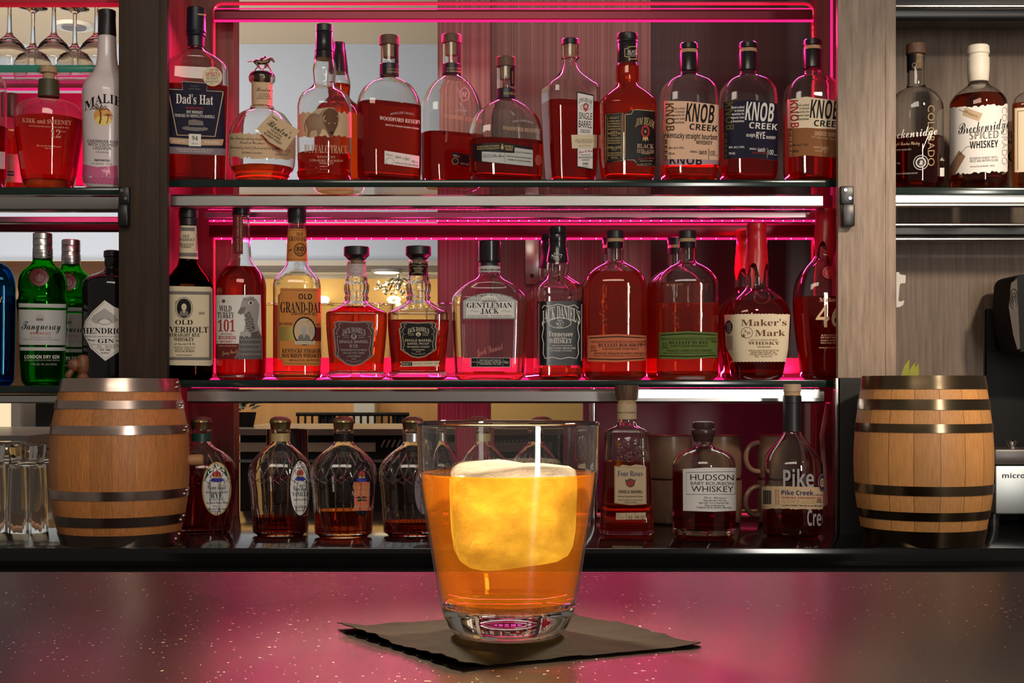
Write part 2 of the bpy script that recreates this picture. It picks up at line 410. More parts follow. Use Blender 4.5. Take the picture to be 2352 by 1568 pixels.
steel_d = mat('dark_steel', (0.30, 0.29, 0.28), 0.28, 1.0)
chrome = mat('chrome', (0.8, 0.8, 0.8), 0.08, 1.0)
black = mat('black_plastic', (0.008, 0.008, 0.009), 0.35)
blackm = mat('black_matt', (0.010, 0.009, 0.009), 0.7)
granite = mat('black_stone', (0.006, 0.006, 0.006), 0.10)
cream = mat('cream_paint', (0.78, 0.64, 0.46), 0.7)
bluep = mat('pale_blue_paint', (0.50, 0.60, 0.78), 0.7)
greyp = mat('grey_paint', (0.50, 0.48, 0.44), 0.7)
amberp = mat('ochre_paint', (0.72, 0.50, 0.20), 0.7)
white = mat('white_plastic', (0.80, 0.77, 0.72), 0.4)
led = emis('pink_led', (1.0, 0.02, 0.22), 1.2)
led_hot = emis('pink_led_dot', (1.0, 0.25, 0.60), 4.0)
ledred = mat('pink_acrylic', (0.75, 0.05, 0.14), 0.2)
glint_w = emis('white_glint', (1.0, 0.97, 0.92), 3.0)
lampglow = emis('warm_lamp', (1.0, 0.80, 0.48), 6.0)
shelfglass = glass_thin('shelf_glass', (0.93, 0.95, 0.94), 1.45)
edgeglass = mat('shelf_glass_edge', (0.010, 0.022, 0.018), 0.12)
edgegreen = mat('green_glass_edge', (0.04, 0.24, 0.17), 0.2)
stone = mat('counter_stone', (0.020, 0.013, 0.011), 0.2, 0, Specular_IOR_Level=0.10)
def speckle(m, thr=0.735, scale=420, col=(0.75, 0.62, 0.42)):
    N, Lk = nodes(m); b = N['Principled BSDF']; tc = N.new('ShaderNodeTexCoord'); nz = N.new('ShaderNodeTexNoise'); nz.inputs['Scale'].default_value = scale; nz.inputs['Detail'].default_value = 1.0
    big = N.new('ShaderNodeTexNoise'); big.inputs['Scale'].default_value = 5.0
    ad = N.new('ShaderNodeMath'); ad.operation = 'MULTIPLY_ADD'; ad.inputs[1].default_value = 0.25
    cr = N.new('ShaderNodeValToRGB'); cr.color_ramp.elements[0].position = thr; cr.color_ramp.elements[1].position = thr+0.02
    cr.color_ramp.elements[0].color = b.inputs['Base Color'].default_value; cr.color_ramp.elements[1].color = (*col, 1)
    Lk.new(tc.outputs['Object'], nz.inputs['Vector']); Lk.new(tc.outputs['Object'], big.inputs['Vector']); Lk.new(big.outputs['Fac'], ad.inputs[0]); Lk.new(nz.outputs['Fac'], ad.inputs[2])
    Lk.new(ad.outputs[0], cr.inputs[0]); Lk.new(cr.outputs[0], b.inputs['Base Color'])
    # wipe marks: roughness wanders a little
    rr = N.new('ShaderNodeMapRange'); rr.inputs[3].default_value = 0.25; rr.inputs[4].default_value = 0.29; Lk.new(big.outputs['Fac'], rr.inputs[0]); Lk.new(rr.outputs[0], b.inputs['Roughness'])
speckle(stone, 0.872)
# ================================================================ room shell behind the back bar
def boxo(name, x0, x1, y0, y1, z0, z1, m, parent=None, bev=0.0):
    mb = MB(); mb.box(x0, x1, y0, y1, z0, z1, m, bev); return mb.build(name, parent)
struct(boxo('floor', -5.5, 3.5, 0.0, 7.3, -0.05, 0.0, mat('dark_floor', (0.03, 0.025, 0.02), 0.5)))
struct(boxo('ceiling', -5.5, 0.4, 3.3, 6.3, 2.78, 2.83, cream))
struct(boxo('wall_bulkhead', -5.5, 0.4, 6.3, 7.05, 1.778, 2.78, bluep))
struct(boxo('wall_back', -5.5, 3.5, 7.05, 7.15, 0.0, 1.778, amberp))
mb = MB(); mb.box(X(545, 7.02), X(850, 7.02), 6.99, 7.048, 0.9, 1.19, goldwood); mb.box(X(862, 7.02), X(1008, 7.02), 6.99, 7.048, 0.9, 1.19, goldwood)
o = struct(mb.build('wall_panelling')); 
struct(boxo('trim_1', X(815, 6.9), X(862, 6.9), 6.85, 6.98, 0.9, 1.2, mat('pale_column', (0.62, 0.64, 0.62), 0.6)), 'pale square column in the far room')
struct(boxo('trim_2', -5.5, 0.4, 6.26, 6.31, 1.776, 1.80, greyp), 'grey lower edge of the pale blue bulkhead')
# left room seen through the left bay
struct(boxo('wall_left', -3.9, X(310, 5.2), 5.2, 5.3, 0.0, 1.70, midwood))
mb = MB(); mb.box(X(-60, 5.1), X(30, 5.1), 5.05, 5.15, 0.9, 1.19, emis('lit_window', (1.0, 0.78, 0.48), 1.0)); struct(mb.build('window_1'), 'warm lit window seen under the left shelf')
struct(boxo('trim_3', X(30, 5.0), X(51, 5.0), 4.98, 5.18, 0.9, 1.19, white), 'white window jamb under the left shelf')
o = tag(boxo('dark_cabinet', X(84, 5.0), X(128, 5.0), 4.99, 5.18, 0.4, 1.18, blackm), 'dark cabinet with a row of tiny lights far behind the left shelf', 'cabinet')
mb = MB()
for k in range(4): mb.ball((X(93+7.5*k, 4.985), 4.985, Z(993, 4.985)), .006, emis('indicator', (.8, .95, 1.0), 3) if k == 0 else MATS['indicator'], 6)
mb.build('indicator_light', o)
tag(boxo('grey_counter', -2.2, X(135, 4.0), 3.75, 4.6, 0.0, Z(1000, 3.75), mat('grey_counter', (0.32, 0.30, 0.28), 0.25)), 'grey worktop across the aisle behind the upturned glasses', 'counter')
# ceiling speaker, downlights, chandelier
t = tag(empty('ceiling_speaker', (X(170, 5.95), 5.95, 2.779)), 'round white speaker set in the cream ceiling above the wine glasses', 'speaker')
mb = MB(); mb.lathe([(-.012, .062), (-.016, .078), (0, .082)], white, 40); mb.build('speaker_rim', t)
mb = MB(); mb.lathe([(-.018, .002), (-.018, .050), (-.011, .052)], mat('speaker_grille', (.22, .2, .24), .6), 40); mb.build('speaker_grille', t)
def downlight(px, py, d, z, r, lab):
    t = tag(empty('downlight', (X(px, d), d, z)), lab, 'ceiling light', 'downlights in the far room')
    mb = MB(); mb.lathe([(-.012, r*.8), (-.014, r), (0, r*1.05)], white, 28); mb.build('trim_ring', t)
    mb = MB(); mb.lathe([(-.016, .001), (-.016, r*.8), (-.011, r*.82)], lampglow, 28); mb.build('lamp_disc', t)
dl = lambda py: (1.776-CZ)*F/(HY-py)
downlight(888, 616, 6.5, 1.7775, .07, 'warm round downlight above the chandelier, seen between the two dark-capped square bottles')
def wall_light(px, py, lab):
    d = 7.0; t = tag(empty('wall_light', (X(px, d), d, Z(py, d))), lab, 'wall light', 'wall lights on the ochre wall')
    mb = MB(); mb.box(-.03, .03, 0.0, .048, -.008, .008, white, .004); mb.build('bracket', t)
    mb = MB(); mb.ball((0, -.01, .014), .032, lampglow, 8, (1.1, 1, .55)); mb.build('lamp_disc', t)
wall_light(905, 694, 'small glowing wall light just left of the black-labelled square bottle')
wall_light(742, 694, 'small glowing wall light just right of the orange-labelled bottle')
t = tag(empty('chandelier', (X(915, 6.6), 6.6, Z(640, 6.6))), 'silver chandelier with curved arms and crystal drops hanging in the far room', 'chandelier')
mb = MB(); mb.tube([(0, 0, .055), (0, 0, -.02)], .006, chrome); mb.ball((0, 0, -.02), .022, chrome, 8); mb.build('stem', t)
for k in range(7):
    a = 2*math.pi*k/7+.3; mb = MB()
    mb.tube([(.03*math.cos(a), .03*math.sin(a), .0)]+[((.11+.03*math.sin(q*3))*math.cos(a)*(.4+q*.6), (.11+.03*math.sin(q*3))*math.sin(a)*(.4+q*.6), -.14*math.sin(q*1.5)+.10*q) for q in (.25, .5, .75, 1.0)], .005, chrome, 6); mb.build('arm', t)
crys = mat('crystal', (.8, .74, .62), .08, .6); rnd = random.Random(3)
mb = MB()
for k in range(70):
    a = rnd.uniform(0, 6.28); r = .11*math.sqrt(rnd.random()); mb.ball((r*math.cos(a), r*math.sin(a), rnd.uniform(-.11, -.01)*(1-r*3)), rnd.uniform(.006, .011), crys, 4)
mb.ball((0, 0, -.125), .016, white, 6); o = mb.build('crystal_drops', t); o['kind'] = 'stuff'
# far island counter with rail, under the middle shelf
t = tag(empty('island_counter', (0, 4.5, 0)), 'granite-topped counter across the aisle seen beneath the middle shelf', 'counter')
zi = Z(985, 4.5)
mb = MB(); mb.box(X(520, 4.5), X(1400, 4.5), 0, .7, zi-.02, zi, mat('granite_top', (.36, .31, .26), .3)); mb.build('worktop', t)
mb = MB(); mb.box(X(545, 4.5), X(1390, 4.5), .05, .68, 0, zi-.02, blackm); mb.build('base', t)
mb = MB(); mb.box(X(545, 4.5), X(860, 4.5), .035, .052, zi-.075, zi-.045, cream)
mb.box(X(930, 4.5), X(1300, 4.5), .035, .052, zi-.075, zi-.045, steel); mb.box(X(545, 4.5), X(1300, 4.5), .03, .052, zi-.11, zi-.10, steel); mb.build('front_strip', t)
mb = MB()
for k in range(34): x = X(872+k*12, 4.5); mb.prism([(x, zi-.06), (x+.006, zi-.06), (x+.018, zi-.035), (x+.012, zi-.035)], steel, 'y', .02, .034)
mb.build('louvre_grille', t)
t = tag(empty('railing', (0, 6.0, 0)), 'dark metal railing in front of the golden wood wall under the middle shelf', 'railing')
mb = MB(); mb.tube([(X(680, 6.0), 0, Z(951, 6)), (X(940, 6.0), 0, Z(951, 6))], .008, blackm); mb.build('top_rail', t)
for px in range(685, 940, 16):
    mb = MB(); mb.tube([(X(px, 6.0), 0, Z(951, 6)), (X(px, 6.0), 0, 0)], .005, blackm, 6); mb.build('baluster', t)
mb = MB(); mb.box(X(730, 6), X(770, 6), .006, .02, .9, Z(953, 6), blackm); mb.build('infill_panel', t)
mb = MB(); mb.box(X(900, 6), X(935, 6), .006, .02, .9, Z(953, 6), blackm); mb.build('infill_panel', t)
t = tag(empty('potted_plant', (X(562, 4.75), 4.75, zi)), 'green leafy plant at the left end of the granite counter across the aisle', 'plant')
mb = MB(); mb.lathe([(0, .03), (.05, .04)], blackm, 20); mb.build('pot', t)
leaf = mat('leaf_green', (.04, .10, .035), .5); mb = MB(); rnd = random.Random(5)
for k in range(60):
    a = rnd.uniform(0, 6.28); e = rnd.uniform(.2, 1.4); r = rnd.uniform(.03, .075); c = Vector((math.cos(a)*math.cos(e)*r, math.sin(a)*math.cos(e)*r, .05+math.sin(e)*r)); dirn = Vector((math.cos(a), math.sin(a), .3))*.018; sd = Vector((-math.sin(a), math.cos(a), rnd.uniform(-.5, .5)))*.008
    mb.add([c-dirn, c+sd, c+dirn, c-sd], [(0, 1, 2, 3)], leaf)
mb.build('foliage', t)
# ================================================================ back bar
t = tag(empty('back_bar_counter', (0, 2.605, 0)), 'long black stone counter under the shelves carrying barrels and bottles', 'counter')
mb = MB(); mb.box(-1.5, 1.5, 0, .78, ZC-.034, ZC, granite, .0015); mb.build('worktop', t)
mb = MB(); mb.box(-1.5, 1.5, .05, .70, 0, ZC-.034, blackm); mb.build('cabinet_front', t)
def post(x0, x1, strip, m, lab, ms, lo):
    d = 2.86; c = X((x0+x1)/2, d); t = tag(empty('wooden_post', (c, d, ZC)), lab, 'post'); zl = lo-ZC
    mb = MB(); mb.box(X(x0, d)-c, X(x1, d)-c, .0015, .02, zl, 1.5, m, .001); mb.build('board', t)
    mb = MB(); mb.box(X(strip[0], d)-c, X(strip[1], d)-c, 0, .0195, zl, 1.5, ms, .001); mb.build('edge_strip', t)
    mb = MB(); mb.box(X(x0+5, d)-c, X(x1-4, d)-c, .003, .02, 0, zl, blackm); mb.build('lower_panel', t); return t
post(272, 383, (366, 384), walnut, 'dark walnut post left of the pink-lit shelves behind the left barrel', walnut, Z(868, 2.86))
t = post(1925, 2057, (2034, 2058), litwood, 'pale weathered wooden post with light painted in, right of the pink-lit shelves', litwood, Z(868, 2.86))
mb = MB(); c = X(1991, 2.86); mb.box(X(1919, 2.86)-c, X(1926, 2.86)-c, 0, .02, 0, Z(868, 2.86)-ZC, steel_d, .001); mb.build('metal_edge', t)
XW0, XW1 = -.745, .745
struct(boxo('wall_side_left', XW0-.03, XW0, 2.884, 3.24, ZC, 2.43, redwood))
struct(boxo('wall_side_right', XW1, XW1+.022, 2.884, 3.24, ZC, 2.43, redwood))
struct(boxo('trim_4', XW0-.02, X(538, 3.25), 3.242, 3.31, ZC, 2.43, redwood), 'dark wooden jamb at the left of the opening behind the shelves')
struct(boxo('trim_6', X(1874, 3.25), XW1+.02, 3.242, 3.31, ZC, 2.43, redwood), 'dark wooden jamb at the right of the opening behind the shelves')
struct(boxo('trim_5', X(1005, 3.42), X(1126, 3.42), 3.42, 3.55, ZC, 2.43, stripew), 'striped brown laminate column behind the middle of the shelves')
struct(boxo('wall_panel_striped', X(1120, 3.56), X(1495, 3.56), 3.56, 3.60, 1.19, 2.43, stripew2))
struct(boxo('wall_panel_dark', X(1495, 3.58), X(1960, 3.58), 3.58, 3.60, 1.19, 2.43, wood('dark_laminate_led_tint', (.05, .008, .008), (.014, .003, .003), (260, 260, .6), .5, det=3, bump=0)))  # dark panel, with the pink strips' red spill painted into its colour
struct(boxo('wall_panel_lower', X(1340, 3.44), X(1990, 3.44), 3.44, 3.48, ZC, 1.19, mat('grey_brown_panel', (.05, .038, .033), .35)))
struct(boxo('wall_right', X(2030, 3.16), 1.75, 3.16, 3.20, ZC, 2.5, panelw))
t = tag(empty('metal_strap', (X(1222, 3.545), 3.557, Z(600, 3.545))), 'steel strap with a keyhole on the striped panel left of the scroll-lettered bottle', 'bracket')
mb = MB(); hw = 16*3.545/F; hh = 52*3.545/F; mb.box(-hw, hw, -.004, .002, -hh, hh, steel, .001); mb.build('plate', t)
mb = MB(); mb.tube([(0, -.0046, -hh*.62), (0, -.004, -hh*.62)], .0055, black, 14); mb.build('hole', t)
# pink edge-lit frames round the opening of each row
def frame(zt, zb_, lab):
    x0, x1, d = X(491, 3.215), X(1868, 3.215), 3.215; r = .02; pts = [(x0, d, zb_)]
    pts += [(x0+r-r*math.cos(a), d, zt-r+r*math.sin(a)) for a in np.linspace(0, math.pi/2, 6)]+[(x1-r+r*math.sin(a), d, zt-r+r*math.cos(a)) for a in np.linspace(0, math.pi/2, 6)]+[(x1, d, zb_)]
    mb = MB(); mb.tube(pts, .0042, ledred, 8); return tag(mb.build('acrylic_frame'), lab, 'frame')
frame(Z(8, 3.215), ZT+.002, 'rounded pink acrylic frame around the upper row of bottles')
frame(Z(531, 3.215), ZM+.002, 'rounded pink acrylic frame around the lower row of bottles on the middle shelf')
# shelves: glass plate, front rail, rear channels, light strips
def shelf(zt, x0, x1, d0, d1, lab, cat='shelf'):
    t = tag(empty('glass_shelf', ((x0+x1)/2, d0, zt)), lab, cat); h = (x1-x0)/2
    mb = MB(); mb.box(-h, h, .003, d1-d0, -.015, 0, shelfglass); mb.build('glass_plate', t)
    mb = MB(); mb.box(-h, h, 0, .0028, -.0155, 0, edgeglass, .001); mb.build('front_edge', t)
    return t
def rail(x0, x1, z0, z1, d, dep, lab, m=None, name='shelf_rail'):
    m = m or steel; h = (x1-x0)/2; H_ = z1-z0
    mb = MB(); prof = [(0, H_*.15), (0, H_*.85), (.004, H_), (dep, H_), (dep, 0), (.006, 0), (.002, H_*.05)]
    mb.prism(prof, m, 'x', -h, h); o = mb.build(name); o.location = ((x0+x1)/2, d, z0); return tag(o, lab, 'rail')
def led_strip(x0, x1, z, d, lab, r=.0028, dots=0):
    t = tag(empty('led_strip', ((x0+x1)/2, d, z)), lab, 'light strip', 'pink light strips under the shelves'); h = (x1-x0)/2
    mb = MB(); mb.tube([(-h, 0, 0), (h, 0, 0)], r, led, 8); mb.build('glow_bar', t)
    if dots:
        mb = MB()
        for k in range(dots): mb.ball((-h+(k+.5)*2*h/dots, -r*.8, 0), r*.55, led_hot, 4)
        mb.build('light_dots', t)
    return t
XL, XR = XW0+.004, XW1-.004
shelf(ZT, XL, XR, 2.9, 3.2, 'upper glass shelf between the posts carrying the top row of bottles')
shelf(ZM, XL, XR, 2.9, 3.2, 'middle glass shelf between the posts above the black counter')
rail(X(392, 2.91), X(1890, 2.91), Z(476, 2.91), Z(446, 2.91), 2.91, .03, 'long brushed steel rail under the upper glass shelf')
rail(X(430, 2.91), X(1893, 2.91), Z(926, 2.91), Z(894, 2.91), 2.91, .03, 'long brushed steel rail under the middle glass shelf')
t = tag(empty('glow_bar', (X(1667, 2.905), 2.905, Z(904, 2.905))), 'glowing white bar imitating a reflection on the right half of the middle shelf rail', 'light')  # glowing bar stands in for a bright reflection on the rail
mb = MB(); hw = X(1868, 2.905)-X(1667, 2.905); mb.box(-hw, hw, -.003, .003, -.0085, .0085, glint_w, .0025); mb.build('tube', t)
mb = MB(); mb.box(hw, hw+.012, -.003, .004, -.009, .009, steel); mb.build('end_cap', t)
mb = MB(); mb.box(-hw-.012, -hw, -.003, .004, -.009, .009, steel); mb.build('end_cap', t)
def rear(z548, lab):
    # the aluminium channels under the back of a shelf, with their strips
    dz = z548-Z(548, 3.18)
    rail(X(470, 3.0), X(1885, 3.0), Z(501, 3.0)+dz, Z(486, 3.0)+dz, 3.0, .03, 'narrow dark steel channel under the '+lab, steel_d, 'shelf_channel')
    rail(X(480, 3.18), X(1872, 3.18), Z(545, 3.18)+dz, Z(512, 3.18)+dz, 3.18, .02, 'flat dark channel under the back edge of the '+lab, mat('dark_red_channel', (.10, .004, .015), .3, .6), 'shelf_channel')
    led_strip(X(478, 2.955), X(1880, 2.955), Z(480, 2.955)+dz, 2.955, 'pink light strip just behind the front rail of the '+lab, .002, 60)
    led_strip(X(480, 3.06), X(1880, 3.06), Z(507, 3.06)+dz, 3.06, 'pink light strip along the middle underside of the '+lab, .0027, 60)
    led_strip(X(492, 3.17), X(1868, 3.17), Z(548, 3.17)+dz, 3.17, 'pink light strip along the back underside of the '+lab, .0027, 40)
rear(Z(548, 3.18), 'upper glass shelf')
rail(X(492, 3.18), X(1866, 3.18), Z(46, 3.18), Z(22, 3.18), 3.18, .02, 'pink-lit channel along the top edge of the picture', MATS['dark_red_channel'], 'shelf_channel')
led_strip(X(492, 3.17), X(1868, 3.17), Z(48, 3.17), 3.17, 'pink light strip along the top edge of the picture above the bottles', .003, 0)
led_strip(X(492, 3.17), X(1868, 3.17), Z(20, 3.17), 3.17, 'upper pink light strip at the very top of the picture', .0015, 0)
mb = MB(); mb.tube([(X(1910, 3.16), 3.16, ZT+.003), (X(1910, 3.16), 3.16, 2.4)], .003, led, 8)  # glowing rod added in place of a pink strip's reflection
tag(mb.build('led_strip'), 'upright glowing pink rod for a strip reflection beside the pale post, upper row', 'light strip')
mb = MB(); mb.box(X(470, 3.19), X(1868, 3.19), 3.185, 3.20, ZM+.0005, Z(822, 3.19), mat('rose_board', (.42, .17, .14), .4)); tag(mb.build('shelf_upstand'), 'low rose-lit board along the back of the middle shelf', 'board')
led_strip(X(470, 3.17), X(1868, 3.17), ZM+.004, 3.165, 'pink light strip on the middle shelf in front of the low rose-lit board', .0025, 0)
led_strip(X(440, 2.945), X(1880, 2.945), Z(889, 2.945), 2.945, 'pink light strip under the front of the middle glass shelf', .0016, 40)
# left bay
XL0, XL1 = -1.5, XW0-.034
shelf(1.645, XL0, XL1, 2.9, 3.2, 'glass shelf in the left bay carrying the white rum bottle')
shelf(ZM-.012, XL0, XL1, 2.9, 3.2, 'glass shelf in the left bay carrying the green and black gin bottles')
ZG = Z(149, 2.975)
t = shelf(ZG, XL0, XL1, 2.975, 3.2, 'green-edged glass shelf holding the upturned wine glasses')
for c in t.children:
    if c.name.startswith('front_edge'): c.data.materials[0] = edgegreen
rail(XL0, XL1, Z(484, 2.91), Z(447, 2.91), 2.91, .03, 'brushed steel rail under the left bay shelf of rum bottles')
rail(XL0, XL1, Z(512, 3.05), Z(497, 3.05), 3.05, .02, 'dark steel channel under the left bay shelf of rum bottles', steel_d, 'shelf_channel')
rail(XL0, XL1, Z(531, 3.15), Z(514, 3.15), 3.15, .02, 'dark red channel above the green gin bottles', MATS['dark_red_channel'], 'shelf_channel')
rail(XL0, XL1, Z(926, 2.91), Z(906, 2.91), 2.91, .03, 'brushed steel rail under the left bay shelf of gin bottles')
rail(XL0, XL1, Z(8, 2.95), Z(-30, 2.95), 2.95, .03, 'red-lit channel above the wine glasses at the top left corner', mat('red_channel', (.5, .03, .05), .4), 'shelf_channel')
led_strip(XL0, XL1, Z(175, 3.21), 3.205, 'upper pink light strip behind the squat rum bottle in the left bay', .0022)
led_strip(XL0, XL1, Z(205, 3.18), 3.18, 'lower pink light strip behind the squat rum bottle in the left bay', .0032)
rail(XL0, XL1, Z(200, 3.21), Z(180, 3.21), 3.21, .02, 'dull steel channel between the two pink strips in the left bay', steel_d, 'shelf_channel')
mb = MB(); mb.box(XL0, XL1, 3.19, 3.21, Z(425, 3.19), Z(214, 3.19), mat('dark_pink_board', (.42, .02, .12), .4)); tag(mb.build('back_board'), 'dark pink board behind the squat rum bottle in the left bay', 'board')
# right bay
XR0, XR1 = XW1+.026, 1.6
t = shelf(1.645, XR0, XR1, 2.9, 3.14, 'glass shelf in the right bay under the spiced whiskey')
def bar(py, r, d, lab, m=None):
    mb = MB(); mb.tube([(XR0, d, Z(py, d)), (XR1, d, Z(py, d))], r, m or steel, 10); tag(mb.build('shelf_rail'), lab, 'rail')
rail(XR0, XR1, Z(468, 2.91), Z(444, 2.91), 2.91, .02, 'steel rail close under the right bay glass shelf', steel)
bar(471, .0045, 2.905, 'polished round rail just below the right bay glass shelf'); bar(516, .004, 2.98, 'second polished rail below the right bay glass shelf'); bar(549, .0045, 3.05, 'lowest polished rail below the right bay glass shelf')
rail(XR0, XR1, Z(541, 3.08), Z(520, 3.08), 3.08, .03, 'black channel between the lower rails of the right bay', black, 'shelf_channel')
bar(15, .0042, 2.98, 'polished round rail at the top of the right bay'); rail(XR0, XR1, Z(46, 3.0), Z(-40, 3.0), 3.0, .06, 'black channel at the top of the right bay', black, 'shelf_channel')
# hinge blocks on the posts
def hinge(x0, x1, y0, y1, lab):
    c = (X((x0+x1)/2, 2.85), 2.861, Z((y0+y1)/2, 2.85)); t = tag(empty('shelf_bracket', c), lab, 'bracket', 'black brackets on the posts'); h = (x1-x0)/2*2.85/F; v = (y1-y0)/2*2.85/F
    mb = MB(); mb.box(-h, h, -.012, 0, v*.12, v, black, .002); mb.build('screw_plate', t)
    mb = MB(); mb.box(-h*.9, h, -.022, 0, -v, v*.1, black, .003); mb.build('block', t)
    for sx, sz in ((-.3, .8), (.4, .4)):
        mb = MB(); mb.lathe([(0, .004), (.002, .0035)], steel_d, 12); o = mb.build('screw', t); o.rotation_euler = (math.pi/2, 0, 0); o.location = (sx*h, -.012, v*sz)
hinge(272, 297, 428, 521, 'black bracket on the dark walnut post'); hinge(1931, 1961, 427, 521, 'black bracket on the pale weathered post')
# ================================================================ bottles
GM = 'real'
if GM == 'real':
    gclear = glass_real('clear_glass', (0.97, 0.97, 0.96), 1.45)
    gbrown = glass_real('brown_glass', (0.16, 0.035, 0.01), 1.45); ggreen = glass_real('green_glass', (0.10, 0.68, 0.07), 1.45); gblue = glass_real('blue_glass', (0.12, 0.45, 0.70), 1.45)
    def lq(n, c):
        # clear spirit with a trace of haze, so that it picks up the light falling into the bottle
        m = glass_real(n, c, 1.36); nt = m.node_tree; out = [q for q in nt.nodes if q.type == 'OUTPUT_MATERIAL'][0]; g = out.inputs[0].links[0].from_node
        t = nt.nodes.new('ShaderNodeBsdfTranslucent'); t.inputs[0].default_value = (*[v**.6 for v in c], 1); x = nt.nodes.new('ShaderNodeMixShader'); x.inputs[0].default_value = .16
        nt.links.new(g.outputs[0], x.inputs[1]); nt.links.new(t.outputs[0], x.inputs[2]); nt.links.new(x.outputs[0], out.inputs[0]); return m
else:
    gclear = glass_thin('clear_glass', (0.97, 0.97, 0.96), 1.5)
    gbrown = glass_thin('brown_glass', (0.16, 0.035, 0.01)); ggreen = glass_thin('green_glass', (0.10, 0.62, 0.08)); gblue = glass_thin('blue_glass', (0.12, 0.45, 0.70))
    lq = lambda n, c: glass_thin(n, c, 1.2, body=0.3, bodycol=c)
whis = lq('whiskey', (0.86, 0.27, 0.07)); whis_d = lq('dark_whiskey', (0.62, 0.11, 0.045)); whis_l = lq('pale_whiskey', (0.95, 0.48, 0.22)); gin = lq('gin', (0.75, 0.95, 0.75)); rumd = lq('rum', (0.70, 0.13, 0.03))
def pap(n, c, r=0.6): return mat(n, c, r, 0, Specular_IOR_Level=.25 if r < .35 else .15)
p_white = pap('paper_white', (.78, .74, .70)); p_cream = pap('paper_cream', (.72, .60, .42)); p_buff = pap('paper_buff', (.62, .44, .27)); p_peach = pap('paper_peach', (.78, .48, .32)); p_tan = pap('paper_tan', (.52, .38, .24))
p_navy = pap('paper_navy', (.012, .010, .028)); p_black = pap('paper_black', (.012, .010, .010), .4); p_gray = pap('paper_gray', (.22, .17, .19)); p_silver = pap('paper_silver', (.50, .49, .47), .35); p_orange = pap('paper_orange', (.62, .23, .055))
p_rust = pap('paper_rust', (.62, .17, .08)); p_green = pap('paper_green', (.13, .18, .04)); p_plum = pap('paper_plum', (.10, .035, .035)); p_brown = pap('paper_brown', (.22, .085, .025)); p_maroon = pap('paper_maroon', (.16, .02, .025))
i_k = pap('ink_black', (.010, .009, .009)); i_w = pap('ink_white', (.80, .74, .68)); i_g = pap('ink_gold', (.52, .36, .15), .4); i_r = pap('ink_red', (.40, .03, .03)); i_br = pap('ink_brown', (.14, .06, .03)); i_n = pap('ink_navy', (.03, .03, .10)); i_gr = pap('ink_gray', (.20, .17, .16)); i_ol = pap('ink_olive', (.10, .09, .02)); i_bl = pap('ink_blue', (.05, .05, .35)); i_t = pap('ink_tan', (.55, .35, .22)); i_lg = pap('ink_light_gray', (.45, .42, .40))
c_black = mat('cap_black', (.010, .009, .010), .4); c_shiny = mat('capsule_black', (.012, .010, .012), .22); c_navy = mat('capsule_navy', (.006, .008, .02), .4); c_cork = wood('cork', (.55, .38, .22), (.34, .2, .1), (300, 300, 300), .8); c_wood = wood('stopper_wood', (.16, .075, .04), (.07, .03, .02), (200, 200, 20), .6)
c_green = mat('cap_dark_green', (.012, .03, .02), .4); c_silver = mat('cap_silver', (.62, .60, .58), .3, 1.0); c_gold = mat('cap_antique_gold', (.42, .31, .15), .35, 1.0); c_red = mat('red_wax', (.45, .006, .012), .28); c_wax = mat('black_wax', (.010, .008, .009), .25); c_white = mat('white_wax', (.78, .70, .58), .5); c_purple = mat('brown_wax', (.06, .025, .022), .3); c_bronze = mat('bronze', (.11, .075, .045), .4, .9)
TOPS = 'bottles on the upper glass shelf'; MIDS = 'bottles on the middle glass shelf'; LOWS = 'bottles on the black counter'; LEFTS = 'bottles in the left bay'; RIGHTS = 'bottles in the right bay'
# ---- the upper shelf, left to right ------------------------------------------------
b = Bottle('whiskey_bottle', 'bottle with a navy shield label and tall navy capsule, leftmost of the upper row', TOPS, 450, [(105, 19), (112, 18), (122, 30), (136, 52), (150, 68), (162, 73), (190, 74), (300, 71), (414, 68)], DB, ZT, 5, .55)
b.body(gclear); b.liquid(200, whis_d)
b.part('capsule', c_navy, [(18, 17), (20, 20.5), (70, 22.5), (74, 23.5), (78, 22), (82, 23), (86, 20.5), (108, 20)])
b.label(Z2, [R(325, 110, 385, 122, i_g)], 'capsule_stripe', extra=.0035)
b.label(Z2, [P([(205, 650), (408, 655), (397, 705), (545, 712), (548, 1235), (95, 1232), (82, 708), (218, 708)], p_navy), L([(93, 722), (210, 722), (203, 655), (405, 660), (398, 722), (532, 722)], 6, i_t), L([(93, 725), (165, 1085), (465, 1085), (532, 725)], 9, i_t),
 T("Dad's Hat", 303, 795, 75, 295, 'sb', i_w), T('PENNSYLVANIA', 303, 865, 18, 140, 'sb', i_r), T('RYE WHISKEY', 304, 897, 22, 130, 'sb', i_w), T('FINISHED IN VERMOUTH BARRELS', 305, 928, 24, 312, 'p', i_w), T('Genuine', 302, 688, 11, 60, 'p', i_gr), T('Small Batch', 302, 712, 14, 90, 'fr', i_gr),
 E(308, 1028, 103, 20, i_gr), P([(255, 965), (300, 955), (370, 968), (374, 1025), (256, 1022)], i_gr), R(256, 1002, 373, 1018, p_navy),
 P([(100, 1105), (258, 1112), (258, 1162), (112, 1155)], i_t), P([(353, 1112), (535, 1105), (522, 1155), (353, 1162)], i_t), R(258, 1072, 353, 1170, i_w), T('94', 305, 1107, 40, 45, 'p', i_k), T('PROOF', 305, 1150, 12, 45, 'p', i_k), T('47% ALC/VOL', 182, 1134, 16, 105, 'sb', i_w), T('750 MILLILITERS', 435, 1134, 16, 115, 'sb', i_w),
 R(96, 1180, 548, 1235, p_gray), T('DISTILLED & BOTTLED BY MOUNTAIN LAUREL SPIRITS, LLC', 307, 1197, 10, 290, 'p', i_w), T('BY THE GRUNDY MILL DISTILLERY IN BRISTOL, PA', 305, 1213, 10, 250, 'p', i_w)])
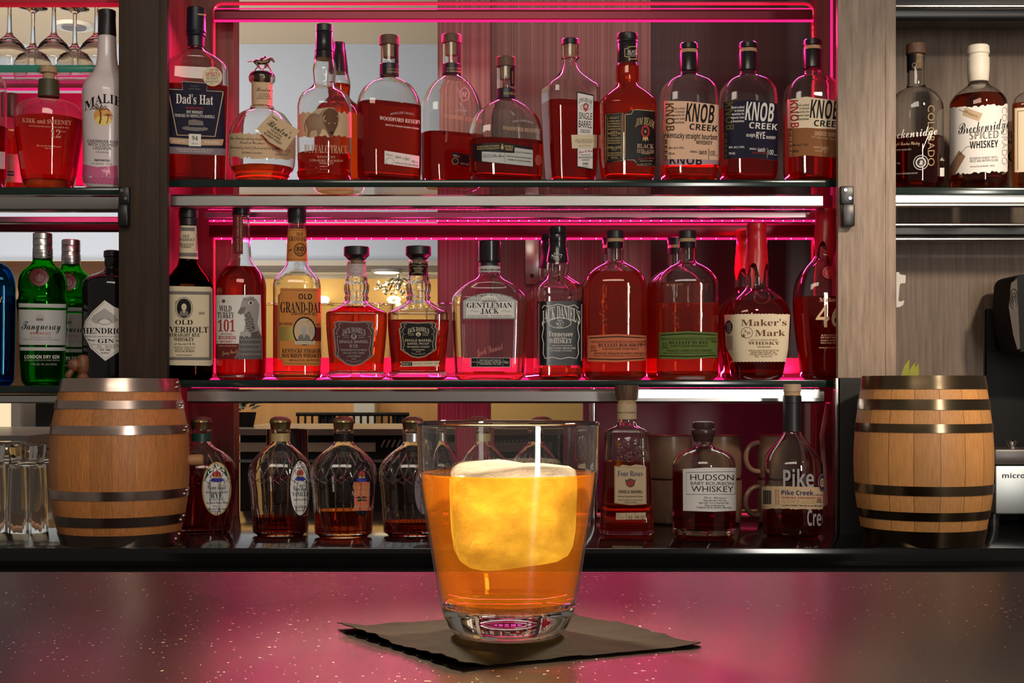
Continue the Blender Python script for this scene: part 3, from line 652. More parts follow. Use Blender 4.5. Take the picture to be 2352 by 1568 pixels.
b.label(Z2, [E(443, 605, 78, 78, p_cream), T('TOP 100', 453, 553, 20, 70, 'sb', i_r, 3, 4), T('SPIRITS', 446, 588, 36, 110, 'sb', i_r, 3, 4), T('90 POINTS', 443, 622, 18, 90, 'p', i_k, 0, 4), T('WINE ENTHUSIAST', 440, 647, 16, 108, 'p', i_k, 0, 4), T('2015', 438, 666, 12, 28, 'p', i_k)], 'round_sticker', extra=.0008)

b = Bottle('whiskey_bottle', 'round faceted bottle with horse-and-jockey stopper and hanging paper tag', TOPS, 602, [(172, 29), (178, 31), (186, 30), (192, 25), (196, 24), (244, 24), (250, 28), (262, 50), (276, 62), (292, 72), (318, 78), (345, 78), (378, 76), (390, 72), (403, 64), (415, 58)], DB, ZT, 2.0, 1.0, fl=None, seg=48)
b.body(gclear); b.liquid(386, whis_l)
b.label(Z2, [R(760, 657, 928, 850, p_buff), T("Blanton's", 862, 715, 34, 130, 'sc', i_k), T('THE ORIGINAL', 862, 752, 13, 90, 'p', i_k), T('SINGLE BARREL', 862, 769, 13, 98, 'p', i_k), T('BOURBON WHISKEY', 862, 787, 12, 118, 'p', i_k)], 'neck_label')
b.label(Z2, [torn(580, 1070, 1108, 1265, p_buff, 9, 16), T('This Bourbon whiskey dumped on', 735, 1110, 24, 290, 'sc', i_k), T('Stored in Warehouse', 765, 1143, 22, 200, 'sc', i_k), T('Individually selected, filtered and bottled by hand', 785, 1183, 22, 390, 'sc', i_k), T('BOURBON WHISKEY', 765, 1225, 14, 160, 'p', i_k), T('46.5% ALC./VOL.', 1000, 1232, 12, 110, 'p', i_k), T('13', 1050, 1205, 22, 26, 'sc', i_k)])
st = empty('stopper', (0, 0, CZ+(HY-173)*b.s-ZT)); st.parent = b.root
st = b.part('stopper', c_bronze, [(166, 8), (168, 24), (172, 27), (178, 20), (205, 19)]) if False else st
mb = MB(); k = b.s; mb.lathe([(-.03, .017), (0, .018), (.002, 27*k), (.005, 25*k), (.008, 12*k), (.009, 3*k)], c_bronze, 32); mb.build('stopper_base', st)
# horse and jockey, galloping to the right
mb = MB(); hz = .009
def hp(px, py, dy=0): return ((px-602)*k, dy, (173-py)*k)
mb.tube([hp(583, 144), hp(588, 142), hp(598, 143.5), hp(608, 143), hp(614, 141), hp(617, 137), hp(621, 134), hp(624, 135), hp(628, 139), hp(629.5, 142)], [2.6*k, 5.6*k, 5.2*k, 5.0*k, 5.8*k, 4.4*k, 3.6*k, 3.4*k, 2.6*k, 1.6*k], c_bronze, 10)
mb.tube([hp(584, 142), hp(577, 141), hp(571, 143), hp(568, 142)], [1.2*k, 1.6*k, 1.3*k, .4*k], c_bronze, 6)
for pts, dy in (([(588, 145), (593, 153), (587, 160), (584, 168)], -.0015), ([(590, 145), (596, 154), (600, 158), (598, 160)], .0015), ([(614, 145), (617, 153), (622, 160), (621, 168)], -.0015), ([(612, 145), (609, 154), (603, 158), (606, 163)], .0015)):
    mb.tube([hp(x, y, dy) for x, y in pts], [3.6*k, 2.5*k, 1.5*k, 1.7*k], c_bronze, 6)
mb.build('horse', st)
mb = MB(); mb.tube([hp(597, 141), hp(601, 135), hp(607, 133.5)], [2.6*k, 3.4*k, 2.1*k], c_bronze, 8); mb.ball(hp(609, 131), 2.8*k, c_bronze, 6); mb.tube([hp(605, 134), hp(611, 138), hp(616, 137)], .9*k, c_bronze, 6); mb.tube([hp(598, 140, -.003), hp(604, 143, -.003), hp(600, 149, -.003)], 1.2*k, c_bronze, 6); mb.build('jockey', st)
mb = MB(); mb.tube([hp(578, 170), hp(584, 167), hp(592, 168), hp(602, 166), hp(612, 168), hp(624, 166), hp(628, 170)], [1.5*k, 2.4*k, 2*k, 2.6*k, 2*k, 2.4*k, 1.2*k], c_bronze, 8); mb.build('turf', st)
# string and tag
tf = [(915, 905), (1145, 1045), (1025, 1205), (905, 1140), (800, 1030)]
mb = MB(); dep = DB-.085; q = lambda x, y: (X(Z2[0]+x/Z2[2], dep), Z(Z2[1]+y/Z2[2], dep))
mb.prism([q(*p) for p in tf], p_buff, 'y', dep, dep+.0006); tg = mb.build('paper_tag')
cm = [T("Blanton's", 985, 1033, 50, 215, 'sc', i_k, 0, -33), T('THE ORIGINAL', 958, 1065, 17, 110, 'p', i_k, 0, -33), T('SINGLE BARREL', 938, 1083, 17, 130, 'p', i_k, 0, -33), T('BOURBON WHISKEY', 930, 1108, 17, 165, 'p', i_k, 0, -33)]
tl = flat_label('tag_lettering', Z2, cm, dep); 
mb = MB(); zn = Z(246, DB); pts = [(X(602, DB)+.025*math.sin(a), DB-.025*math.cos(a), zn) for a in np.linspace(0, 2*math.pi, 25)]
mb.tube(pts, .0006, i_k, 5); mb.tube([(X(612, DB-.025), DB-.026, zn), (X(625, DB-.07), DB-.07, Z(252, DB-.07)), (X(626, dep), dep-.001, Z(268, dep)), (X(638, dep), dep-.001, Z(277, dep))], .0006, i_k, 5); sg = mb.build('string')
inv = (Matrix.Translation(b.root.location) @ Matrix.Rotation(b.root.rotation_euler.z, 4, 'Z')).inverted()
for o in (tg, sg): o.data.transform(inv); o.parent = b.root
tl.data.transform(inv); tl.parent = tg

def buffalo(name, lab, D, cx, lv, prof, front=True):
    b = Bottle(name, lab, TOPS, cx, prof, D, ZT, 2.0, 1.0)
    b.body(gclear); b.liquid(lv, whis)
    return b
bp = [(136, 22), (142, 24), (163, 27.5), (180, 26), (192, 25), (200, 30), (208, 40), (217, 52), (232, 60), (248, 63), (330, 63), (392, 61), (398, 63), (406, 62), (415, 58)]
b = buffalo('whiskey_bottle', 'round-shouldered bottle with a torn buff label of a bison and a dark green cap', DB, 745, 355, bp)
b.part('cap', c_green, [(57, 17), (58.5, 19), (73, 19.3), (74, 18.5)], flute=(40, .012)); b.part('capsule', c_shiny, [(75, 18.5), (78, 19.5), (100, 20.5), (115, 21.5), (118, 22.5), (120, 21.5), (136, 23.5)])
ox = lambda pts, m: P([(1185+(x)*1.0, 870+y) for x, y in pts], m)
b.label(Z2, [torn(1128, 905, 1568, 1095, p_buff, 14, 22, -10), P([(1290, 870), (1370, 858), (1420, 862), (1462, 925), (1455, 1000), (1400, 1095), (1370, 1080), (1330, 1010), (1290, 1090), (1225, 1105), (1190, 1095), (1195, 1000), (1205, 940), (1240, 905)], p_tan),
 P([(1195, 1000), (1200, 955), (1225, 920), (1265, 905), (1300, 915), (1330, 880), (1375, 862), (1420, 868), (1452, 900), (1455, 950), (1448, 1000), (1425, 1050), (1405, 1096), (1378, 1090), (1350, 1040), (1325, 1030), (1300, 1090), (1284, 1090), (1280, 1040), (1235, 1050), (1222, 1100), (1206, 1098), (1210, 1040)], mat('ink_sepia', (.26, .15, .085), .6)),
 P([(1335, 900), (1375, 864), (1420, 870), (1452, 905), (1450, 960), (1440, 1010), (1420, 1055), (1404, 1092), (1382, 1086), (1362, 1040), (1340, 990), (1328, 940)], i_br)] + [L([(1215+i*16, 930+(i % 3)*8), (1222+i*16, 1030-(i % 2)*12)], 3, p_tan) for i in range(7)] + [L([(1350, 925), (1334, 940), (1340, 965), (1358, 972)], 8, i_t), L([(1440, 925), (1462, 932), (1466, 955), (1452, 968)], 8, i_t), E(1380, 985, 6, 5, i_t, 12), E(1425, 985, 6, 5, i_t, 12), E(1400, 1060, 12, 9, i_k, 16), L([(1198, 960), (1186, 1020), (1192, 1060)], 4, i_br)])
b.label(Z2, [T('BUFFALO TRACE', 1355, 1192, 62, 345, 'sb', i_t), T('KENTUCKY', 1358, 1255, 18, 145, 'sb', i_t), T('STRAIGHT BOURBON', 1358, 1284, 17, 265, 'sb', i_t), T('WHISKEY', 1358, 1305, 17, 120, 'sb', i_t)], 'lettering')
b2 = Bottle('whiskey_bottle', 'second bison-label bottle half hidden directly behind the one with the dark green cap', TOPS, 779, [(y*.957+38, h*.955) for y, h in bp], DB+.13, ZT, 2, 1)
b2.body(gclear); b2.liquid(195, whis); b2.part('capsule', c_shiny, [(97, 11), (98, 13), (112, 14), (114, 15), (130, 17), (155, 20), (168, 21)])

def woodford(lab, cx, prof, lv, caps, wl, rot, q, seal, D=DB):
    b = Bottle('whiskey_bottle', lab, TOPS, cx, prof, D, ZT, 3.6, q, rot)
    b.body(gclear, wall=.004); b.liquid(lv, wl, .004)
    y = caps; b.part('cap', c_wood, [(y[0], 21), (y[0]+2, 23), (y[1]-1, 23), (y[1], 22)]); b.part('cork', c_cork, [(y[1], 15), (y[1]+28, 14)])
    b.part('neck_band', c_black, [(y[2], 21.3), (y[2]+1, 22), (y[3]-1, 22), (y[3], 21.3)])
    return b
b = woodford('tall flask bottle nearly full of red whiskey with a small white strip label', 894, [(104, 21), (145, 21), (150, 20), (176, 20), (184, 30), (192, 46), (202, 57), (216, 66), (236, 73), (250, 74), (395, 73), (408, 72), (415, 66)], 240, (83, 105, 148, 175), whis_d, 24, .55, 1)
b.label(Z3, [T('ANGUS PARKS', 365, 553, 9, 110, 'sb', i_g), T('OF UNPARALLELED', 365, 574, 9, 110, 'sb', i_g)], 'neck_lettering', extra=.0016)
b.label(Z3, [R(372, 365, 425, 520, p_black), T('KENTUCKY', 402, 440, 12, 90, 'p', i_g, 0, 90)], 'neck_strip', extra=.0004)
b.label(Z3, [T("DISTILLER'S SELECT", 432, 900, 17, 190, 'sb', i_lg, 14), T('WOODFORD RESERVE', 425, 960, 30, 350, 'sb', i_w, 0, -5), T('KENTUCKY STRAIGHT BOURBON WHISKEY', 432, 1012, 13, 270, 'sb', i_w, 0, -6), O(428, 763, 38, 55, 5, i_lg), T('WR', 428, 763, 40, 42, 'sb', i_lg, 0, -10)], 'lettering')
b.label(Z3, [P([(290, 1205), (570, 1245), (570, 1342), (290, 1310)], p_white), T('750mL', 330, 1240, 17, 60, 'p', i_k, 0, -5), T('2804', 395, 1257, 20, 48, 'i', i_k, 0, -7), T('1780', 460, 1270, 20, 52, 'i', i_k, 0, -7), T('Chris', 530, 1290, 20, 50, 'sc', i_k, 0, -7), T('45.2% ALC/VOL (90.4 PROOF)', 468, 1312, 13, 185, 'sb', i_k, 0, -7), O(333, 1290, 32, 26, 3, i_gr)])
b = woodford('tall flask bottle part full with a small black strip label beside the striped column', 1037, [(100, 20), (145, 20), (150, 20), (172, 20), (180, 30), (190, 42), (205, 54), (222, 63), (245, 70), (265, 71), (395, 71), (408, 69), (415, 63)], 309, (80, 100, 148, 172), whis_d, 24, .55, 1, DB+.085)
b.label(Z3, [T('BARTON PARKS', 845, 547, 9, 110, 'sb', i_g), T('OF UNPARALLELED', 845, 567, 9, 110, 'sb', i_g)], 'neck_lettering', extra=.0016)
b.label(Z3, [R(873, 350, 905, 505, p_black)], 'neck_strip', extra=.0004)
b.label(Z3, [T("DISTILLER'S", 905, 882, 16, 100, 'sb', i_lg, 4), T('WOODFORD RESERVE', 912, 945, 32, 290, 'sb', i_t, 0, -8), O(928, 752, 38, 52, 5, i_lg), T('WR', 928, 752, 38, 40, 'sb', i_lg, 0, -10)], 'lettering')
b.label(Z3, [P([(828, 1213), (1010, 1245), (1010, 1345), (828, 1312)], p_black), T('750mL', 865, 1247, 17, 55, 'p', i_t, 0, -7), O(855, 1290, 25, 25, 3, i_t), T('45.2% ALC', 930, 1310, 14, 70, 'sb', i_t, 0, -8)])
b = woodford('short wide flask bottle with a black and grey wrap label and pink glowing shoulders', 1162, [(155, 21), (200, 21), (205, 20.5), (226, 20), (234, 32), (244, 48), (256, 62), (270, 74), (288, 81), (305, 84), (330, 85), (398, 84), (408, 82), (415, 74)], 324, (132, 155, 205, 228), whis_d, 18, .55, 1)
b.label(Z3, [T('DOUBLE', 1290, 746, 14, 92, 'sb', i_g)], 'neck_lettering', extra=.0016)
b.label(Z3, [R(1295, 540, 1330, 690, p_black), T('WOODFORD', 1312, 620, 10, 100, 'p', i_g, 0, 90)], 'neck_strip', extra=.0004)
b.label(Z3, [T('BARREL FINISH SELECT', 1400, 965, 14, 170, 'sb', i_lg, 14, -4), T('WOODFORD RESERVE', 1385, 1035, 30, 300, 'sb', i_t, 0, -5)], 'lettering')
b.label(Z3, [E(1520, 1280, 26, 45, mat('seal_red', (.35, .06, .05), .4))], 'round_seal')
b.label(Z3, [P([(985, 1150), (1250, 1140), (1475, 1178), (1475, 1335), (1250, 1312), (1030, 1290), (985, 1270)], p_black), P([(1330, 1180), (1475, 1200), (1475, 1332), (1070, 1290), (1070, 1212), (1330, 1225)], p_silver), T('BOURBON FINISHED IN NEW CHARRED', 1120, 1170, 13, 180, 'sb', i_g, 0, 3), T('BARRELS UNPARALLELED', 1120, 1188, 12, 180, 'sb', i_g, 0, 3), E(1233, 1180, 11, 17, i_g), R(1228, 1150, 1238, 1165, i_g), T('DOUBLE', 1285, 1172, 18, 65, 'b', i_g, 0, -4), T('OAKED', 1285, 1195, 18, 58, 'b', i_g, 0, -4),
 T('SELECTED BY', 1120, 1240, 10, 75, 'p', i_k), T('MASTER DISTILLER', 1118, 1255, 10, 85, 'p', i_k), T('Chris Morris', 1205, 1245, 24, 85, 'sc', i_k), L([(1255, 1220), (1255, 1300)], 3, i_gr), T('45.2% ALC/VOL (90.4 PROOF)', 1400, 1222, 11, 130, 'sb', i_k, 0, -6), T('KENTUCKY STRAIGHT BOURBON WHISKEY', 1368, 1258, 11, 200, 'sb', i_k, 0, -6), T('FINISHED IN A SECOND OAK BARREL', 1368, 1285, 11, 185, 'sb', i_k, 0, -6)])

b = Bottle('whiskey_bottle', 'square bottle with swooping neck, short black cap and a narrow white upright label', TOPS, 1310, [(104, 20), (130, 20), (134, 21), (137, 17), (144, 16), (155, 19), (167, 27), (178, 38), (188, 52), (197, 64), (206, 68.5), (220, 69), (300, 66), (400, 60), (412, 55)], DB+.05, ZT, 6, .8, 20)
b.body(gclear, wall=.004); b.liquid(238, whis_d, .004)
b.part('cap', c_black, [(90, 18), (92, 20), (103, 20.3), (104.5, 19)], flute=(36, .012)); b.part('cork', c_cork, [(104.5, 16), (132, 13)])
b.label(Z4, [P([(410, 628), (563, 660), (558, 1335), (412, 1310)], i_k), P([(417, 640), (556, 670), (551, 1325), (418, 1300)], p_white), T('JIM BEAM', 488, 705, 38, 120, 'sb', i_k, 18, -8), E(490, 765, 24, 32, i_r), E(490, 765, 12, 16, p_white), T('B', 490, 765, 16, None, 'sb', i_r), P([(475, 795), (488, 815), (500, 795), (510, 812), (500, 790), (478, 788)], i_r), O(490, 770, 46, 26, 4, i_gr), T('SINGLE', 486, 850, 58, 118, 'p', i_k, 0, -5), T('BARREL', 486, 925, 62, 118, 'p', i_k, 0, -5), T('KENTUCKY STRAIGHT', 486, 978, 14, 90, 'p', i_k, 0, -5), T('BOURBON WHISKEY', 486, 995, 14, 85, 'p', i_k, 0, -5),
 P([(360, 1018), (588, 1020), (586, 1138), (368, 1142)], p_cream), T('THE UNIQUENESS OF', 475, 1062, 10, 150, 'sb', i_k), T('HANDCRAFTED SMALL BATCH', 475, 1075, 10, 165, 'sb', i_k), T('AND FILLED BY HAND', 475, 1088, 10, 130, 'sb', i_k), T('No', 440, 1118, 14, None, 'sb', i_r), L([(460, 1120), (480, 1112), (500, 1122), (530, 1112)], 4, i_gr), T('James B. Beam', 486, 1165, 24, 125, 'sc', i_r, 0, 6), T('DISTILLED AND BOTTLED', 486, 1200, 11, 85, 'p', i_k), T('JAMES B. BEAM DISTILLING CO.', 486, 1222, 16, 125, 'sb', i_k), T('FRANKFORT', 486, 1245, 12, 70, 'sb', i_k), T('95 PROOF', 486, 1280, 22, 48, 'b', i_k), T('47.5% ALC/VOL', 486, 1305, 9, 60, 'p', i_k)], off=.0006)

b = Bottle('whiskey_bottle', 'bottle with a black and gold double-panel label and glowing amber neck', TOPS, 1441, [(140, 23), (146, 23), (152, 26), (172, 27), (186, 26), (192, 24), (200, 30), (212, 45), (222, 57), (232, 65), (242, 68), (290, 67), (370, 65), (385, 63), (400, 62), (412, 57)], DB, ZT, 3.5, .8, 15)
b.body(gclear); b.liquid(150, whis)
b.part('cap', c_black, [(78, 22), (79.5, 24), (92, 24), (93, 23.5), (98, 24.5), (100, 23)]); b.part('capsule', c_shiny, [(99, 22.5), (101, 23.5), (143, 23.5), (145, 23)])
b.label(Z4, [P([(840, 240), (870, 240), (880, 222), (945, 222), (945, 340), (890, 338), (870, 318), (840, 315)], i_g), P([(846, 246), (874, 246), (884, 229), (940, 229), (940, 332), (894, 332), (874, 312), (846, 309)], p_black), T('BLACK', 910, 268, 24, 80, 'sb', i_w), T('EXTRA-AGED', 908, 292, 15, 85, 'sb', i_w), T('BOURBON', 908, 310, 8, 60, 'sb', i_w)], 'neck_label', extra=.001)
b.label(Z4, [P([(665, 825), (832, 815), (832, 1255), (668, 1272)], p_black), L([(672, 832), (826, 822), (826, 1248), (674, 1264)], 6, i_g, True), L([(688, 850), (812, 842), (812, 1230), (690, 1245)], 3, i_g, True)] +
 [T(s_, 748, y, h, w_, 'sb', i_g, 0, 1) for s_, y, h, w_ in (('LEGACY', 863, 18, 90), ('IT IS BEING SERVED', 892, 14, 100), ('CLASSIC JIM BEAM BLACK', 915, 14, 110), ('THE IMPORTANT', 940, 14, 110), ('INGREDIENT OF THE', 965, 14, 110), ('CHARRED', 988, 10, 60), ('WHITE OAK', 1003, 18, 115), ('BARRELS', 1022, 10, 60), ('WE DELIVERED', 1045, 14, 110), ('SMOOTH CARAMEL', 1068, 14, 110), ('WARM OAK NOTES', 1090, 14, 110), ('EXTRA-AGED', 1130, 22, 125), ('BOURBON', 1152, 9, 50), ('FULL BODIED CHARACTER', 1180, 13, 120), ('THAT DEFINES WORTH', 1200, 13, 110), ('THE WAIT', 1222, 13, 60))] +
 [P([(840, 828), (920, 790), (1112, 800), (1118, 1310), (960, 1295), (900, 1252), (840, 1250)], p_black), L([(846, 835), (905, 830), (915, 798), (945, 792), (1110, 808)], 7, i_g), L([(1112, 1304), (960, 1290), (925, 1245), (846, 1243), (846, 835)], 7, i_g), T('JIM BEAM', 1025, 895, 65, 165, 'sb', i_g, 28, -8), E(1025, 990, 38, 58, i_r), E(1025, 990, 22, 36, p_black), T('B', 1025, 990, 26, None, 'sb', i_g), P([(1003, 1040), (1000, 1075), (1015, 1062), (1025, 1082), (1035, 1062), (1052, 1078), (1046, 1040)], i_g), T('BLACK', 1025, 1122, 38, 148, 'sb', i_t, 0, -3), T('EXTRA-AGED', 1025, 1168, 32, 148, 'sb', i_t, 0, -4), T('BOURBON', 1028, 1190, 11, 75, 'sb', i_t, 0, -4), T('James B. Beam', 1030, 1228, 26, 145, 'sc', i_r, 0, 3), T('SMOOTH & FULL BODIED', 1032, 1255, 10, 110, 'sb', i_t), T('750 ml  43% ALC/VOL', 1032, 1283, 11, 95, 'p', i_t)])

def knob(lab, cx, capy, prof, lv, wl, kind, tf):
    b = Bottle('whiskey_bottle', lab, TOPS, cx, prof, DB, ZT, 5, .75, 17); b.body(gclear, wall=.004); b.liquid(lv, wl, .004)
    b.part('wax_cap', c_wax, [(capy, 8), (capy+1, 17), (capy+4, 21), (capy+15, 22), (capy+17, 20)]); b.part('cork_ring', c_cork, [(capy+16, 20), (capy+26, 20)]); b.part('neck_wax', c_wax, [(capy+25, 20.5), (capy+27, 21.5), (capy+66, 22), (capy+68, 20.5)])
    return b
KL = lambda dx, dy, ink, side, papm, vert: [T('KNOB', 192+dx, 855+dy, 75, 250, 'b', vert, 0, -88), T('CREEK', 155+dx, 1125+dy, 28, 240, 'b', side, 0, -90), T('Hand-crafted', 265+dx, 778+dy, 20, 118, 'b', ink), T('in limited', 280+dx, 808+dy, 20, 85, 'b', ink), T('quantity for', 270+dx, 838+dy, 20, 110, 'b', ink), T('superior taste', 265+dx, 870+dy, 20, 118, 'b', ink), T('& smoothness.', 265+dx, 903+dy, 20, 120, 'b', ink), T('KNOB', 462+dx, 825+dy, 165, 250, 'b', ink, 0, -6), T('CREEK', 492+dx, 955+dy, 55, 250, 'b', ink, 0, -6)]
kp = [(165, 21), (172, 22), (178, 33), (185, 47), (195, 58), (207, 65), (222, 68), (240, 69), (395, 68), (405, 66), (411, 60)]
b = knob('square-shouldered bottle with a peach label in heavy dark lettering and broken black wax', 1582, 98, kp, 380, whis, 0, Z5)
b.label(Z5, [P([(138, 705), (360, 715), (628, 755), (628, 1250), (360, 1235), (140, 1232)], p_peach)] + KL(0, 0, i_k, i_br, p_peach, i_br) + [T('kentucky straight bourbon', 392, 1030, 48, 440, 'b', i_k, 0, -4), T('WHISKEY', 497, 1090, 35, 145, 'b', i_k, 0, -5), T('50% ALC./VOL.', 252, 1132, 18, 140, 'b', i_k), T('750 mL', 210, 1183, 20, 58, 'b', i_k), T('SMALL', 408, 1170, 17, 70, 'b', i_k, 0, -3), T('batch', 487, 1177, 38, 65, 'b', i_k, 0, -3), L([(536, 1140), (536, 1245)], 4, i_k), T('100', 568, 1187, 45, 48, 'p', i_k, 0, -3), T('PROOF', 607, 1207, 9, 25, 'p', i_k)])
b.label(Z5, [R(140, 1232, 625, 1288, mat('clear_strip', (.40, .22, .25), .4)), T('KNOB', 335, 1245, 75, 290, 'b', i_k, 0, -3)], 'lower_strip', extra=-.0001)
b = knob('square-shouldered bottle with a near-black label in pale heavy lettering and intact black wax', 1718, 96, kp, 250, whis_d, 1, Z5)
b.label(Z5, [P([(672, 715), (900, 695), (1165, 745), (1165, 1258), (900, 1222), (675, 1232)], p_plum), P([(675, 718), (900, 698), (1162, 747), (1162, 1255), (900, 1220), (677, 1230)], p_navy)] + KL(537, -12, i_w, i_ol, p_navy, i_ol) + [T('straight', 918, 1020, 30, 80, 'b', i_w, 0, -3), T('RYE', 1005, 1025, 62, 78, 'b', i_w, 0, -3), T('WHISKEY', 1095, 1048, 25, 85, 'b', i_w, 0, -5), T('50% ALC./VOL.', 795, 1125, 18, 145, 'b', i_w), T('750 ML', 752, 1180, 20, 60, 'b', i_w), T('SMALL', 940, 1145, 16, 65, 'b', i_w, 0, -3), T('batch', 1013, 1155, 36, 62, 'b', i_w, 0, -3), T('patiently aged', 995, 1180, 18, 118, 'p', i_r, 0, -5), L([(1063, 1140), (1063, 1230)], 4, i_t), T('100', 1095, 1180, 46, 46, 'p', i_w, 0, -3), T('PROOF', 1138, 1205, 9, 30, 'p', i_w)])
b = knob('square-shouldered bottle with a cream-over-brown label beside the pale post, last of the upper row', 1866, 90, [(y-1, h) for y, h in kp[:-1]]+[kp[-1]], 262, whis_d, 2, Z5)
b.label(Z5, [P([(1248, 690), (1420, 670), (1722, 725), (1722, 980), (1420, 950), (1250, 950)], p_cream), P([(1250, 950), (1420, 950), (1722, 980), (1722, 1235), (1420, 1200), (1255, 1212)], p_brown)] + KL(1120, -32, i_k, i_t, p_cream, i_r) + [T('SMOKED MAPLE', 1595, 1015, 38, 210, 'b', i_t, 0, -7), T('kentucky straight bourbon', 1590, 1050, 20, 250, 'p', i_t, 0, -9), T('46% ALC./VOL.', 1368, 1103, 18, 145, 'b', i_k), T('750 ML', 1325, 1158, 20, 60, 'b', i_k), T('SMALL', 1515, 1130, 16, 65, 'b', i_t, 0, -3), T('batch', 1585, 1140, 36, 60, 'b', i_t, 0, -4), T('patiently aged', 1555, 1165, 16, 115, 'p', i_t, 0, -8)])
# ---- the middle shelf, left to right ------------------------------------------------
b = Bottle('whiskey_bottle', 'dark brown glass bottle with a cream bordered label, leftmost on the middle shelf', MIDS, 433, [(517, 19), (560, 20.5), (595, 22), (610, 26), (625, 37), (640, 49), (655, 56), (668, 58), (860, 58), (866, 57), (873, 52)], DB, ZM, 2.6, .95)
b.body(gbrown); b.part('cap', c_black, [(482, 21), (484, 22.5), (501, 22.5), (503, 21), (518, 21)], flute=(48, .01))
b.label(Z8, [P([(142, 265), (275, 265), (302, 528), (135, 522)], p_cream), R(146, 280, 262, 308, i_gr), R(140, 478, 300, 508, i_gr), T('OLD', 196, 348, 22, 48, 'sb', i_k), T('OVERHOLT', 200, 376, 22, 118, 'sb', i_k), T('STRAIGHT RYE', 197, 413, 17, 112, 'sb', i_k), T('WHISKEY', 197, 433, 17, 78, 'sb', i_k)] + [L([(272, 330+i*8), (292, 330+i*8)], 3, i_k) for i in range(17)], 'neck_label')
man = lambda x, y, s_, m1, m2: [E(x, y-.18*s_, .30*s_, .42*s_, m2), P([(x-.62*s_, y+.9*s_), (x-.45*s_, y+.35*s_), (x-.12*s_, y+.2*s_), (x+.12*s_, y+.2*s_), (x+.45*s_, y+.35*s_), (x+.62*s_, y+.9*s_)], m1), P([(x-.12*s_, y+.22*s_), (x+.12*s_, y+.22*s_), (x, y+.62*s_)], m2), E(x-.11*s_, y-.22*s_, .045*s_, .03*s_, m1, 10), E(x+.11*s_, y-.22*s_, .045*s_, .03*s_, m1, 10), L([(x-.1*s_, y+.02*s_), (x+.1*s_, y+.02*s_)], .035*s_, m1), L([(x, y-.2*s_), (x+.03*s_, y-.08*s_)], .03*s_, m1)]
b.label(Z8, [P([(60, 740), (388, 742), (402, 760), (405, 1345), (390, 1362), (60, 1358)], p_cream), R(62, 780, 395, 805, i_gr), R(62, 1295, 395, 1318, i_gr), R(375, 805, 395, 1295, i_gr), T('REG. IN U.S. PAT. OFF.', 175, 845, 15, 130, 'sb', i_k, 26), E(180, 912, 56, 75, i_k), O(180, 912, 66, 84, 5, i_gr)] + man(180, 915, 66, i_gr, p_cream) + [T('1810', 315, 950, 18, 45, 'sb', i_k), T('OLD', 180, 1022, 36, 135, 'sb', i_k), T('OVERHOLT', 195, 1080, 44, 345, 'sb', i_k), T('STRAIGHT RYE', 185, 1122, 26, 235, 'sb', i_k), T('WHISKEY', 180, 1156, 28, 155, 'sb', i_k), T('A. Overholt & Co', 185, 1190, 18, 160, 'sc', i_k), T('BOTTLED BY A. OVERHOLT & CO.', 185, 1217, 11, 165, 'p', i_k), T('FRANKFORT - CLERMONT, KY', 185, 1233, 11, 145, 'p', i_k), T('40% ALC/VOL (80 PROOF)', 185, 1249, 12, 150, 'b', i_k), T('DISTILLED IN KENTUCKY', 185, 1280, 11, 120, 'p', i_k)])

b = Bottle('whiskey_bottle', 'bottle with a white label of an engraved wild fowl and a dark red neck strip', MIDS, 554, [(494, 19), (500, 19), (520, 20), (560, 22), (592, 24), (604, 29), (616, 39), (630, 50), (645, 56), (660, 58), (855, 58), (860, 56), (866, 58), (873, 52)], DB, ZM, 2.0, 1.0)
b.body(gclear); b.liquid(614, whis_d)
b.part('cap', c_black, [(477, 17), (479, 20), (492, 20.5), (494, 19)], flute=(36, .012)); o = b.part('cap_seal', mat('foil_red', (.14, .01, .02), .35), [(467, 9), (470, 13), (479, 14)], dx=6)
b.label(Z8, [P([(563, 180), (640, 190), (640, 490), (570, 488)], p_maroon), T('HIGH RYE - AGED LONGER', 602, 330, 13, 270, 'p', i_t, 0, 90), T('WILD TURKEY, LAWRENCEBURG, KY U.S.A.', 626, 330, 10, 265, 'p', i_g, 0, 90)], 'neck_strip', off=.0008)
gb = mat('ink_engraving', (.10, .085, .08), .6); gl = mat('ink_engraving_light', (.34, .31, .29), .6)
